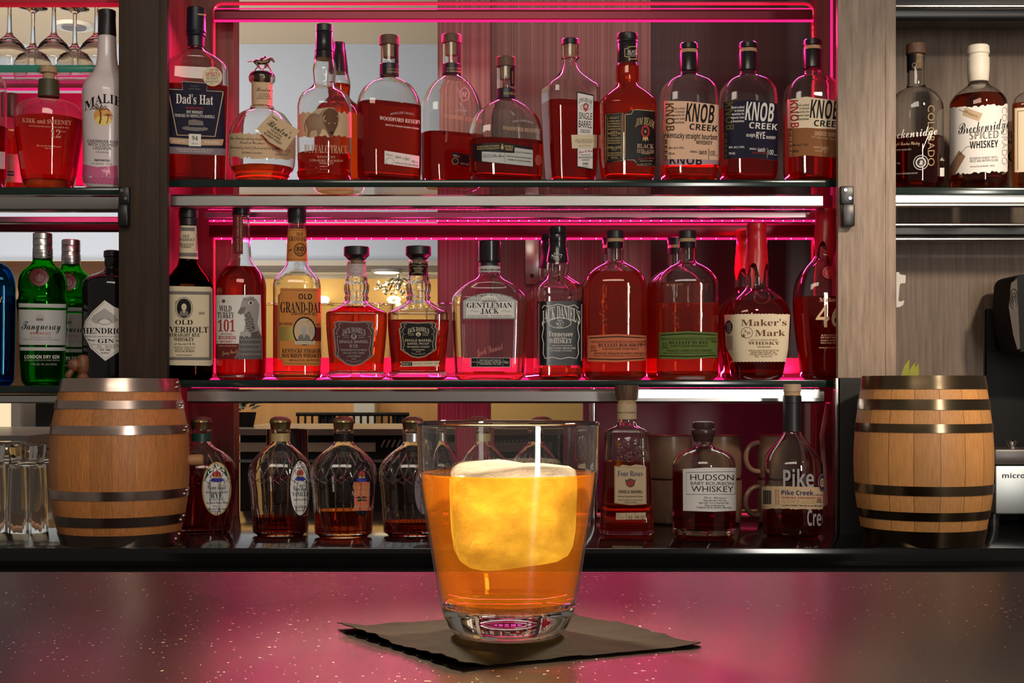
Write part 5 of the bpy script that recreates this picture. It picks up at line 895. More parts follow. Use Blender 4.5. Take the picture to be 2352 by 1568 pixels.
b = Bottle('whiskey_bottle', 'square flared bottle with raised rose flowers and a tan label, tall brown wooden stopper', LOWS, 1439.5, [(927, 21), (963, 21), (970, 22), (976, 27), (982, 38), (987, 47), (992, 50), (1000, 50), (1060, 53), (1120, 57), (1180, 60), (1205, 62), (1218, 61.5), (1223, 60), (1228, 54)], DL+.02, ZC, 7, .85)
b.body(gclear, wall=.005, base=.014); b.liquid(1058, whis, .005, .014)
b.part('stopper', c_wood, [(884, 27), (885, 28), (900, 27), (917, 24), (918, 22)]); b.part('cork', c_cork, [(917, 21.5), (928, 21)]); b.part('neck_band', p_tan, [(927, 22.5), (962, 22.8)])
b.label(Z14, [T('SINGLE BARREL', 330, 290, 10, 130, 'sb', i_br)], 'neck_lettering', extra=.0022)
mb = MB()
for rx, ry, rr in ((345, 515, 36), (290, 578, 32), (425, 575, 34), (355, 628, 36), (400, 515, 16), (275, 505, 16), (440, 625, 18), (280, 635, 16)):
    for q_ in ((1.0, .72, .42, .15) if rr > 20 else (1.0, .5)):
        pts = [b.surf(Z14[0]+(rx+rr*q_*(1+.10*math.cos(5*a))*math.cos(a))/Z14[2], Z14[1]+(ry+rr*q_*(1+.10*math.cos(5*a))*math.sin(a))/Z14[2], .0004+.0012*(1-q_)) for a in np.linspace(0, 2*math.pi, 25)]
        mb.tube(pts, .0010, gclear, 6)
mb.build('raised_roses', b.root)
b.label(Z14, [P([(238, 700), (275, 705), (300, 690), (360, 700), (400, 688), (440, 692), (480, 705), (483, 990), (360, 1000), (238, 985)], p_tan), L([(244, 710), (477, 712), (477, 982), (360, 992), (244, 978)], 3, i_br, True), T('Four Roses', 358, 758, 40, 190, 'sb', i_n), E(360, 830, 34, 34, i_br), E(360, 830, 22, 22, i_r), E(352, 812, 12, 12, i_br), E(372, 845, 12, 12, i_br), P([(320, 800), (335, 812), (325, 825)], i_gn), P([(400, 800), (385, 812), (395, 825)], i_gn), T('SINGLE BARREL', 362, 897, 22, 182, 'b', i_k), T('Kentucky Straight Bourbon Whiskey', 360, 932, 13, 190, 'p', i_k), T('Distilled and Aged by Four Roses Distillery', 360, 960, 9, 190, 'p', i_k), T('Lawrenceburg, Kentucky', 360, 976, 9, 100, 'p', i_k)])
b.label(Z14, [P([(250, 1060), (478, 1055), (476, 1108), (250, 1112)], p_tan), T('750 mL', 275, 1075, 10, 40, 'p', i_k), T('50% ALC/VOL', 285, 1095, 9, 60, 'p', i_k), T('NS', 358, 1095, 26, 36, 'i', i_k), T('48-1Q', 432, 1090, 24, 62, 'i', i_k), L([(330, 1060), (330, 1108)], 3, i_br), L([(395, 1058), (395, 1106)], 3, i_br)], 'small_label')
b = Bottle('whiskey_bottle', 'stubby round bottle with brown wax top and a cream boxed label in thin capitals', LOWS, 1617.5, [(1010, 20), (1020, 20), (1026, 23), (1032, 38), (1038, 52), (1046, 63), (1056, 70), (1068, 73), (1085, 73), (1215, 73), (1222, 72.5), (1230, 67)], DL, ZC, 2.0, 1.0)
b.body(gclear, wall=.0035, base=.020); b.liquid(1083, whis_d, .0035, .020)
b.part('wax_top', c_purple, [(967, 16), (968.5, 24), (971, 25.5), (981, 25), (984, 24), (986, 27), (992, 28.5), (998, 27), (1004, 24), (1010, 23), (1014, 21)], dx=-2)
hb = i_k
b.label(Z14, [P([(762, 725), (940, 712), (1168, 712), (1170, 1040), (1000, 1050), (764, 1045)], p_white), L([(790, 752), (1160, 740), (1162, 915), (790, 920)], 4, i_n, True), T('HUDSON', 985, 787, 44, 330, 'p', hb), T('BABY BOURBON', 985, 833, 24, 325, 'p', hb), T('WHISKEY', 988, 876, 44, 320, 'p', hb), T('750 ml   46% alc/vol', 1006, 943, 15, 165, 'p', hb), T('Made with New York Corn', 1007, 963, 15, 175, 'p', hb), T('Aged under 4 yrs in American Oak', 997, 981, 14, 228, 'p', hb), T('Made and Bottled by', 1005, 1001, 14, 148, 'p', hb), T('Tuthilltown Spirits, Gardiner, New York', 1000, 1017, 14, 265, 'p', hb)])
b = Bottle('whiskey_bottle', 'bell-shouldered bottle with grey printed letters and a tan wrap label under a wooden stopper', LOWS, 1819.5, [(915, 20.5), (988, 21), (996, 23), (1008, 31), (1022, 43), (1038, 56), (1052, 65), (1066, 70), (1080, 71), (1200, 69), (1217, 68), (1222, 67), (1228, 61)], DL+.01, ZC, 2.2, .95)
b.body(gclear, wall=.0035); b.liquid(1172, whis_d, .0035)
b.part('stopper', wood('pale_stopper', (.55, .38, .25), (.42, .27, .17), (200, 200, 30), .6), [(882, 19), (883.5, 20.5), (899, 20.5), (900, 19)]); b.part('cork', c_cork, [(899, 19), (909, 19.5)]); b.part('capsule', c_black, [(908, 20.5), (909, 21.5), (925, 22), (926, 21.2), (975, 22), (990, 22.8)])
b.label(Z14, [T('Pike', 1648, 795, 130, 235, 'b', mat('ink_frost', (.38, .37, .37), .7))], 'printed_lettering')
b.label(Z14, [T('Creek', 1810, 1095, 120, 190, 'b', MATS['ink_frost'])], 'printed_lettering')
b.label(Z14, [torn(1366, 858, 1834, 1030, p_buff, 4, 16), R(1372, 885, 1448, 1000, p_cream)] + [L([(1378+i*5, 888), (1378+i*5, 996)], 1.5+2*((i*7) % 3), i_k) for i in range(14)] + [T('Pike Creek', 1640, 905, 36, 240, 'b', i_n), T('Crafted with', 1797, 918, 12, 65, 'p', i_k), T('WHISKY FINISHED IN', 1668, 943, 14, 295, 'sb', i_r), T('VINTAGE', 1650, 972, 25, 255, 'sb', i_g), T('PORT', 1803, 958, 12, 34, 'sb', i_k), T('barrels', 1803, 972, 12, 40, 'sb', i_k), T('CANADIAN WHISKY 750ml 40% alc./vol. (80 Proof)', 1670, 1002, 10, 300, 'sb', i_k), T('CASK FINISHED', 1478, 940, 10, 120, 'p', i_r, 0, 90), T('SMALL BATCHES', 1497, 940, 10, 120, 'p', i_r, 0, 90)], extra=.0002)
b.label(Z14, [E(1825, 825, 30, 68, i_n), O(1825, 825, 27, 62, 3, i_g), E(1825, 825, 15, 34, i_g), T('C', 1825, 825, 30, 16, 'sb', i_n)], 'round_seal', extra=.0008)
# things at the back of the counter
mugm = mat('mug_glaze', (.20, .115, .075), .25); mugr = mat('mug_brown_rim', (.10, .035, .02), .25)
DM = 3.10
def mug(cx, z, lab, side, rz=0.0):
    r = 52*DM/F; h = .097
    t = tag(empty('mug', (X(cx, DM), DM, z), rz), lab, 'mug', 'brown mugs stacked at the back of the counter')
    mb = MB(); mb.lathe([(0, r*.86), (.003, r*.93), (.010, r*.97), (h*.5, r), (h-.002, r), (h-.002, r-.004), (.008, r-.005)], mugm, 40); mb.build('mug_body', t)
    mb = MB(); mb.lathe([(h-.002, r), (h, r-.001), (h, r-.003), (h-.002, r-.004)], mugr, 40, cap0=False, cap1=False); mb.build('rim', t)
    mb = MB(); mb.tube([(side*(r-.003+.033*math.sin(u)**.8), -.008-.006*math.sin(u), h*(.50+.33*math.cos(u))) for u in np.linspace(.0, math.pi, 17)], .0060, mugm, 12); mb.build('handle', t)
for cx, nm, side, rz in ((1537, 'behind the flared rose bottle', -1, -1.2), (1652, 'behind the stubby round bottle', -1, -1.3), (1790, 'behind the bell-shouldered bottle', -1, .1)):
    mug(cx, ZC, 'lower brown mug of the stack '+nm, side, rz); mug(cx, ZC+.0975, 'upper brown mug of the stack '+nm, side, rz)
t = tag(empty('glass_jar', (X(660, 3.08), 3.08, ZC)), 'plain glass jar behind the cut-glass bottle with the white black-rimmed label', 'jar'); h = Z(985, 3.08)-ZC; r = 47*3.08/F
mb = MB(); mb.lathe([(0, r-.003), (.003, r), (h-.002, r), (h, r-.001), (h-.001, r-.003), (.008, r-.003), (.007, r*.5)], gclear, 40); mb.build('glass_body', t)
mb = MB(); mb.tube([(X(1363, 3.2), 3.2, ZC), (X(1363, 3.2), 3.2, ZM-.016)], .009, chrome, 14); tag(mb.build('chrome_post'), 'upright chrome post beyond the drink glass, under the middle shelf', 'post')
pk = mat('cable_pink_white', (.62, .34, .30), .4); mb = MB(); zc = ZC+.006
mb.tube([(X(985, 3.22), 3.22, zc), (X(1400, 3.21), 3.21, zc), (X(1800, 3.21), 3.21, zc), (X(1875, 3.2), 3.20, zc+.004), (X(1897, 3.17), 3.17, zc+.03), (X(1893, 3.14), 3.14, Z(1080, 3.14)), (X(1888, 3.12), 3.12, Z(1000, 3.12)), (X(1902, 3.10), 3.10, Z(925, 3.1))], .0055, pk, 10)
tag(mb.build('cable'), 'pale pink cable along the back of the counter rising by the pale post', 'cable')
# ---- the left bay ------------------------------------------------
ZL = 1.645; DLB = 2.955
b = Bottle('rum_bottle', 'squat round bottle of red rum with a cork stopper in the left bay', LEFTS, 112, [(195, 22), (206, 23), (225, 25), (229, 30), (233, 45), (239, 62), (248, 74), (262, 79), (276, 80), (300, 79), (345, 73), (385, 67), (408, 64), (416, 62), (424, 56)], DLB, ZL, 2.0, 1.0)
b.body(gclear, wall=.0045, base=.022); b.liquid(275, rumd, .0045, .022)
b.part('cork', c_cork, [(153, 18), (155, 20), (168, 20), (170, 14), (196, 13)]); b.part('neck_label', mat('band_olive', (.06, .05, .02), .5), [(184, 23.2), (190, 24), (223, 25.6)])
b.label(Z1, [T('KIRK and SWEENEY', 368, 950, 34, 385, 'sb', i_t), T('SANTIAGO DE LOS CABALLEROS D.R.', 385, 990, 12, 310, 'sb', i_t), T('12', 435, 1042, 60, 78, 'sb', i_t), T('YEAR', 492, 1022, 9, 40, 'sb', i_t), T('40% ALC BY VOL.  80 proof', 380, 1142, 12, 190, 'sb', i_t), T('750 ML', 380, 1160, 10, 60, 'sb', i_t)], 'lettering')
b = Bottle('rum_bottle', 'tall white opaque bottle with a palm tree emblem and black screw cap', LEFTS, 246, [(80, 20), (86, 21), (130, 23), (150, 26), (165, 32), (178, 42), (190, 51), (202, 56), (215, 58), (300, 57), (370, 55), (395, 56), (412, 57), (420, 55), (426, 50)], 2.94, ZL, 2.0, 1.0)
b.body(mat('white_coated_glass', (.72, .62, .62), .18), wall=0)
b.part('screw_cap', c_black, [(24, 18), (26, 20.5), (38, 20.8), (40, 20), (84, 21.8)], flute=(50, .008)); 
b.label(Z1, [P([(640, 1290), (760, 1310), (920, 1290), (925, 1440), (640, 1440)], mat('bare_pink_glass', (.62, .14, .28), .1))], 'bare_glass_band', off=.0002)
b.label(Z1, [T('MALIBU', 838, 770, 70, 350, 'sb', i_k, 75), E(808, 910, 72, 72, mat('emblem_orange', (.75, .32, .06), .5)), E(808, 945, 62, 37, mat('emblem_yellow', (.85, .6, .15), .5)), L([(780, 970), (790, 930), (788, 885), (780, 860)], 12, i_br), L([(835, 965), (845, 935), (848, 905)], 7, i_br)] + [L([(780, 860), (780+60*math.cos(a), 855-40*math.sin(a)), (780+75*math.cos(a), 870-28*math.sin(a))], 9, i_gr if i % 2 else i_br) for i, a in enumerate((.1, .7, 1.3, 1.9, 2.5, 3.05))] + [L([(848, 905), (848+25*math.cos(a), 900-18*math.sin(a)), (848+33*math.cos(a), 908-10*math.sin(a))], 5, i_br) for a in (.1, .9, 1.6, 2.3, 3.0)] + [T('CARIBBEAN RUM', 805, 1107, 22, 235, 'b', i_gr), T('WITH COCONUT', 805, 1133, 22, 225, 'b', i_gr), T('LIQUEUR', 802, 1160, 22, 140, 'b', i_gr), T('ORIGINAL', 803, 1192, 10, 105, 'p', i_gr), T('IMPORTED', 800, 1256, 15, 118, 'b', i_k), T('21% ALC/VOL - 750 ML', 800, 1283, 11, 160, 'p', i_gr)])
b = Bottle('whiskey_bottle', 'clear bottle cut off by the left edge beside the squat rum bottle', LEFTS, -45, [(110, 20), (150, 21), (165, 40), (185, 56), (205, 62), (300, 62), (410, 61), (424, 55)], DLB, ZL, 2.4, .9)
b.body(gclear); b.liquid(292, rumd); b.part('cap', c_black, [(70, 20), (112, 21)]); b.label((0, 0, 1), [R(-95, 345, 12, 385, p_silver)], 'label')
b = Bottle('whiskey_bottle', 'small labelled bottle half hidden between the squat rum bottle and the left edge', LEFTS, 28, [(238, 13), (268, 14), (280, 22), (292, 30), (305, 33), (410, 33), (418, 30)], DLB+.12, ZL, 2.2, .9)
b.body(gclear); b.liquid(300, whis_l); b.part('capsule', mat('capsule_red_brown', (.13, .04, .03), .4), [(215, 13), (217, 14), (268, 15)]); b.label(Z1, [R(-10, 1205, 215, 1425, p_peach), T('BAL', 95, 1265, 30, 90, 'sb', i_w), P([(30, 1340), (110, 1340), (110, 1375), (30, 1375)], i_n), T('RESERVE', 62, 1357, 16, 90, 'b', i_w)])
ZLm = ZM-.012
tp = [(595, 23), (603, 25), (609, 30), (617, 40), (626, 49), (636, 54), (646, 56), (662, 57), (676, 55), (684, 56), (694, 60), (704, 60), (712, 58), (780, 55), (860, 50), (870, 49), (880, 45)]
def tanq(lab, cx, D, sd=1):
    f = lambda y: HY-(HY-y)*DLB/D; g = DLB/D
    b = Bottle('gin_bottle', lab, LEFTS, cx, [(f(y) if y < 875 else y, h*g) for y, h in tp], D, ZLm, 2.2, .95); b.body(ggreen, wall=.0035)
    b.liquid(f(690), gin, .0035)
    b.part('screw_cap', c_silver, [(f(535), 20*g), (f(537), 22.5*g), (f(549), 22.7*g), (f(550), 22*g), (f(552), 22.7*g), (f(564), 22.7*g), (f(565), 22*g), (f(570), 22.7*g), (f(571), 23*g), (f(594), 23.5*g), (f(596), 22.5*g)], flute=(60, .008))
    tf = (cx-Z7[0]-307/Z7[2]*0, 0, 1)
    c = lambda x, y: (cx+(x-310)/Z7[2]*g, f(Z7[1]+y/Z7[2]))
    mv = lambda cmd: ([c(*p) for p in cmd[0]], cmd[1], cmd[2])
    b.label((0, 0, 1), [mv(q_) for q_ in (T('GIN  LONDON  DRY', 318, 525, 22, 150, 'sb', i_gr), L([(250, 500), (385, 500)], 3, i_gr), L([(250, 552), (388, 552)], 3, i_gr))], 'cap_lettering', extra=.001)
    b.label((0, 0, 1), [mv(q_) for q_ in (E(285, 708, 70, 66, mat('wax_seal_red', (.12, .01, .015), .35)), O(285, 708, 84, 78, 9, ggreen), O(285, 708, 40, 38, 5, i_maroon))], 'round_seal', off=.002)
    b.label((0, 0, 1), [mv(q_) for q_ in (R(132, 905, 485, 935, p_silver), R(132, 952, 485, 1215, p_silver), R(140, 1232, 482, 1258, p_silver), E(288, 1010, 32, 26, i_lg), R(262, 1015, 315, 1033, i_gr), T('Tanqueray', 300, 1070, 62, 290, 'sc', i_k), T('IMPORTED', 293, 1130, 20, 150, 'p', i_r), T('DISTILLED FOUR TIMES', 295, 1158, 8, 145, 'p', i_gr), T("MADE FROM THE WORLD'S FINEST BOTANICALS", 300, 1174, 8, 275, 'p', i_gr), T('LONDON DRY GIN', 305, 1304, 26, 255, 'b', i_w), T('DISTILLED & BOTTLED IN GREAT BRITAIN', 305, 1330, 10, 260, 'p', i_lg), T('47.3% ALC. VOL. (94.6 PROOF)', 320, 1360, 14, 190, 'p', i_lg))])
    return b
i_maroon = pap('ink_maroon', (.05, .005, .008))
tanq('green gin bottle with a red roundel and silver-grey label, front of the pair', 98, DLB); tanq('second green gin bottle half hidden behind the front one, beside the black gin bottle', 163, DLB+.135)
b = Bottle('gin_bottle', 'black apothecary gin bottle with a white diamond label behind the dark post', LEFTS, 258, [(592, 17), (615, 17), (622, 22), (630, 40), (636, 55), (644, 66), (652, 69), (660, 70), (860, 70), (872, 69), (880, 64)], DLB, ZLm, 2.0, 1.0)
b.body(mat('black_glass', (.008, .007, .009), .06), wall=0); b.part('stopper', c_shiny, [(575, 16), (577, 20), (590, 20.5), (592, 18), (606, 18.5), (612, 17)])
b.label(Z7, [P([(785, 880), (850, 925), (915, 950), (1010, 1080), (1000, 1110), (960, 1220), (790, 1335), (680, 1240), (622, 1120), (640, 1040), (690, 970)], p_white), L([(785, 895), (700, 975), (640, 1060), (636, 1130), (690, 1230), (790, 1318), (940, 1220)], 3, i_gr), P([(720, 985), (785, 940), (850, 985), (890, 1030), (845, 1055), (785, 1010), (725, 1060), (680, 1030)], i_lg), O(785, 1040, 50, 22, 4, i_gr), L([(700, 1000), (785, 975), (870, 1000)], 12, i_lg), T('HENDRICK\'S', 815, 1110, 42, 380, 'sb', i_k), T('DISTILLED and BOTTLED IN SCOTLAND', 800, 1152, 10, 330, 'sb', i_gr), T('GIN', 795, 1185, 30, 120, 'sb', i_k), L([(662, 1175), (700, 1185), (715, 1180)], 5, i_k), L([(870, 1180), (890, 1185), (930, 1175)], 5, i_k), L([(690, 1212), (905, 1212)], 2.5, i_gr), T('1.0 L', 748, 1226, 12, 35, 'sb', i_k), T('44% ALC BY VOL.', 845, 1226, 12, 110, 'sb', i_k), L([(720, 1240), (870, 1240)], 2.5, i_gr), T('EST. 1886', 790, 1253, 13, 78, 'sb', i_k), T('88 PROOF', 790, 1276, 10, 60, 'sb', i_k)])
b = Bottle('gin_bottle', 'blue glass gin bottle cut off by the left edge of the picture', LEFTS, -26, [(600, 20), (606, 34), (614, 46), (626, 55), (645, 61), (670, 63), (860, 60), (872, 59), (880, 54)], DLB, ZLm, 5, .8)
b.body(gblue, wall=.004); b.liquid(680, mat_liq if False else lq('blue_tinted_liquid', (.5, .75, .9)), .004); b.part('screw_cap', mat('cap_blue', (.03, .08, .3), .4), [(560, 19), (562, 21), (598, 21)]); b.label(Z7, [T('t.', 12, 870, 50, 30, 'sc', i_g)], 'gold_lettering')
# upturned wine glasses on the green-edged shelf
def wineglass(cx, D, yf, lab, hw=44):
    s = D/F; t = tag(empty('wine_glass', (X(cx, D), D, ZG)), lab, 'wine glass', 'upturned wine glasses in the top left corner'); h = CZ+(HY-yf)*s-ZG; r = hw*s
    prof = [(0, r*.86), (.012, r*.95), (.028, r), (.045, r*.93), (.062, r*.7), (.074, r*.42), (.082, r*.2), (.09, .0055), (h*.75, .0042), (h-.012, .0045), (h-.006, .012), (h-.002, r*.72), (h, r*.74)]
    inner = [(.071, .001), (.066, r*.45), (.058, r*.66), (.045, r*.90), (.028, r*.965), (.012, r*.92), (0, r*.835)]
    zs_ = np.linspace(0, .09, 24); pz, pr_ = zip(*prof[:8]); out = [(float(z), float(np.interp(z, pz, pr_))) for z in zs_]
    zi_, ri = zip(*sorted(inner)); inn = [(float(z), float(np.interp(z, zi_, ri))) for z in np.linspace(0, .071, 18)]
    mb = MB(); mb.lathe(inn[::-1]+out+prof[8:], gclear, 40, cap0=True, cap1=True); mb.build('glass_body', t)
for cx, D, yf, lab in ((22, 3.05, -14, 'upturned wine glass nearest the left edge'), (124, 3.05, -14, 'upturned wine glass in front above the cork-stoppered squat bottle'), (222, 3.05, -14, 'upturned wine glass just left of the black screw cap'), (76, 3.145, 18, 'upturned wine glass in the back row, left of the ceiling speaker'), (172, 3.145, 20, 'upturned wine glass in the back row, in front of the ceiling speaker')):
    wineglass(cx, D, yf, lab)
# upturned highball glasses on the counter
def highball(cx, D, lab):
    s = D/F; t = tag(empty('highball_glass', (X(cx, D), D, ZC)), lab, 'glass', 'upturned highball glasses on the counter'); h = .183; r = 47*s
    pr = [(0, r-.001), (.002, r), (.09, r*.93), (.135, r*.88), (.15, r*.80), (.158, r*.84), (.17, r*.9), (.18, r*.88), (h, r*.82)]
    mb = MB(); mb.lathe([(.145, r*.5), (.14, r*.76), (.13, r*.82), (.06, r*.91), (0, r-.003)]+pr, gclear, 48, flute=(12, .018)); mb.build('glass_body', t)
for cx, D, lab in ((62, 2.90, 'upturned fluted highball glass in front, left of the left barrel'), (-32, 2.90, 'upturned fluted highball glass cut off by the left edge'), (16, 3.02, 'upturned fluted highball glass in the second row by the left edge'), (112, 3.02, 'upturned fluted highball glass in the second row, partly behind the left barrel')):
    highball(cx, D, lab)
# ---- the right bay ------------------------------------------------
b = Bottle('whiskey_bottle', 'clear half-empty bottle with white script and upright gold letters beside the pale post', RIGHTS, 2104, [(130, 21), (165, 20.5), (196, 21), (202, 24), (208, 36), (218, 49), (230, 58), (244, 63), (258, 64), (410, 64), (422, 63), (430, 57)], DLB, ZL, 2.0, 1.0)
b.body(gclear); b.liquid(318, whis_d); b.part('stopper', c_wood, [(101, 21), (102.5, 23), (124, 23.5), (126, 21)]); b.part('cork', c_cork, [(126, 15), (160, 14)])
b.label(Z6, [P([(505, 345), (575, 345), (570, 420), (515, 468)], p_black), O(560, 418, 12, 14, 2.5, i_t)], 'neck_label', off=.0006)
b.label(Z6, [T('COLORADO', 668, 875, 42, 390, 'p', mat('ink_gold_dull', (.30, .21, .10), .5), 0, -90), T('Breckenridge', 525, 850, 62, 360, 'sc', i_w, 0, 3), L([(655, 860), (610, 970)], 5, i_w), T('Straight Bourbon Whiskey', 500, 918, 22, 190, 'sc', i_t), O(602, 1045, 46, 46, 5, i_lg), E(602, 1045, 34, 34, i_lg), E(602, 1045, 24, 24, p_black), P([(590, 1060), (600, 1030), (615, 1035), (612, 1062)], i_lg), T('SOURCED UNIQUELY FROM', 490, 958, 10, 100, 'p', i_lg), T('YR.', 460, 1045, 12, 25, 'p', i_lg), T('DISTILLED BY BRECKENRIDGE DISTILLERY', 510, 1112, 9, 145, 'p', i_lg), R(722, 1085, 752, 1140, p_white), T('Bre', 738, 1030, 20, 30, 'sc', i_w)], 'lettering')
b = Bottle('whiskey_bottle', 'white wax topped bottle with a torn white label in the right bay', RIGHTS, 2247, [(188, 23), (195, 25), (203, 36), (213, 50), (224, 60), (236, 66), (250, 67), (408, 67), (420, 66), (430, 60)], DLB, ZL, 2.0, 1.0)
b.body(gclear, base=.022); b.liquid(222, whis, base=.022); b.part('white_wax', c_white, [(104, 12), (105, 23), (108, 25.5), (124, 26.5), (126, 24), (132, 24), (134, 26), (160, 26), (186, 24), (189, 22)]); 
b.label(Z6, [torn(786, 680, 1160, 1108, p_white, 9, 14, 0), P([(890, 685), (1000, 730), (975, 780), (872, 735), (872, 705)], p_tan), O(895, 712, 6, 6, 2.5, i_k), L([(893, 710), (870, 708), (850, 695)], 2.5, i_br), T('CINNAMON', 935, 735, 12, 70, 'p', i_br, 0, -24), T('Breckenridge', 1005, 810, 70, 325, 'sc', i_k, 0, 4), T('SPICED', 1008, 868, 46, 185, 'ds', i_k), T('WHISKEY', 1008, 928, 46, 180, 'b', i_k), T('BOURBON WHISKEY WITH', 1005, 1015, 15, 170, 'p', i_gr), T('SPICES AND BROWN SUGAR', 1008, 1033, 15, 180, 'p', i_gr), T('47% ALC/VOL (94 PROOF)   750 ML', 998, 1068, 9, 155, 'p', i_k), P([(850, 960), (890, 1000), (820, 1118), (788, 1112), (790, 1060)], mat('ink_tag_brown', (.26, .14, .08), .6)), O(856, 985, 6, 6, 2.5, i_k), L([(858, 982), (895, 940), (925, 935)], 2.5, i_k), T('COLORADO', 1138, 880, 34, 370, 'p', i_lg, 0, -90)])
b = Bottle('whiskey_bottle', 'clear bottle with a cream panel label cut off by the right edge', RIGHTS, 2382, [(150, 20), (200, 20), (208, 26), (218, 42), (230, 54), (245, 58), (412, 57), (422, 56), (430, 50)], DLB, ZL, 5, .8)
b.body(gclear); b.liquid(240, whis_l); b.part('cap', c_black, [(118, 20), (152, 21)]); b.label(Z6, [R(1205, 685, 1520, 1100, p_cream), L([(1225, 705), (1400, 705)], 4, i_br), L([(1225, 705), (1225, 1085)], 4, i_br)])
t = tag(boxo('whiskey_carton', X(2306, 3.08), X(2345, 3.08), 3.05, 3.11, 1.6452, Z(280, 3.06), p_cream), 'cream and yellow carton between the white-labelled bottle and the right edge', 'carton')
flat = flat_label('carton_print', Z6, [R(1155, 958, 1240, 1045, mat('carton_yellow', (.55, .42, .08), .6)), T('Fit', 1180, 865, 40, 60, 'sb', i_k), T('Bur', 1180, 912, 20, 50, 'sb', i_k), T('C', 1185, 1005, 55, 45, 'sb', i_k), T('F T', 1180, 1075, 26, 50, 'sb', i_k)], 3.05, off=.0008); flat.parent = t
# ================================================================ things on and beside the counter
def stave_mat(name, c1, c2, nst, seed, seam=.022):
    m = mat(name, c1, .5); N, K = nodes(m); b = N['Principled BSDF']
    tc = N.new('ShaderNodeTexCoord'); gr = N.new('ShaderNodeTexGradient'); gr.gradient_type = 'RADIAL'; K.new(tc.outputs['Object'], gr.inputs[0])
    mu = N.new('ShaderNodeMath'); mu.operation = 'MULTIPLY_ADD'; mu.inputs[1].default_value = nst; mu.inputs[2].default_value = seed; K.new(gr.outputs['Fac'], mu.inputs[0])
    fl = N.new('ShaderNodeMath'); fl.operation = 'FLOOR'; K.new(mu.outputs[0], fl.inputs[0]); fr = N.new('ShaderNodeMath'); fr.operation = 'FRACT'; K.new(mu.outputs[0], fr.inputs[0])
    wn = N.new('ShaderNodeTexWhiteNoise'); wn.noise_dimensions = '1D'; K.new(fl.outputs[0], wn.inputs['W'])
    mp = N.new('ShaderNodeMapping'); mp.inputs['Scale'].default_value = (85, 85, 4.5); K.new(tc.outputs['Object'], mp.inputs[0])
    cv = N.new('ShaderNodeCombineXYZ'); K.new(wn.outputs['Value'], cv.inputs[2]); sc3 = N.new('ShaderNodeVectorMath'); sc3.operation = 'SCALE'; sc3.inputs['Scale'].default_value = 40; K.new(cv.outputs[0], sc3.inputs[0]); K.new(sc3.outputs[0], mp.inputs['Location'])
    nz = N.new('ShaderNodeTexNoise'); nz.inputs['Detail'].default_value = 7; nz.inputs['Roughness'].default_value = .65; nz.inputs['Distortion'].default_value = .6; K.new(mp.outputs[0], nz.inputs['Vector'])
    cr = N.new('ShaderNodeValToRGB'); cr.color_ramp.elements[0].position = .3; cr.color_ramp.elements[1].position = .7; cr.color_ramp.elements[0].color = (*c2, 1); cr.color_ramp.elements[1].color = (*c1, 1); K.new(nz.outputs['Fac'], cr.inputs[0])
    hs = N.new('ShaderNodeHueSaturation'); mr = N.new('ShaderNodeMapRange'); mr.inputs[3].default_value = .86; mr.inputs[4].default_value = 1.12; K.new(wn.outputs['Value'], mr.inputs[0]); K.new(mr.outputs[0], hs.inputs['Value']); K.new(cr.outputs[0], hs.inputs['Color'])
    lt = N.new('ShaderNodeMath'); lt.operation = 'LESS_THAN'; lt.inputs[1].default_value = seam; K.new(fr.outputs[0], lt.inputs[0])
    mx = N.new('ShaderNodeMix'); mx.data_type = 'RGBA'; K.new(lt.outputs[0], mx.inputs['Factor']); K.new(hs.outputs[0], mx.inputs['A']); mx.inputs['B'].default_value = (c2[0]*.28, c2[1]*.25, c2[2]*.2, 1); K.new(mx.outputs['Result'], b.inputs['Base Color'])
    bp = N.new('ShaderNodeBump'); bp.inputs['Strength'].default_value = .25; bp.inputs['Distance'].default_value = .001; K.new(nz.outputs['Fac'], bp.inputs['Height']); K.new(bp.outputs[0], b.inputs['Normal'])
    return m
oakl = stave_mat('oak_staves', (.62, .24, .065), (.35, .122, .03), 20, .35, .007); oakr = stave_mat('pale_oak_staves', (.68, .32, .10), (.46, .195, .055), 17, .1)
hoop_c = mat('copper_steel_hoop', (.55, .42, .36), .24, 1.0); hoop_b = mat('bronze_hoop', (.20, .145, .085), .22, 1.0)
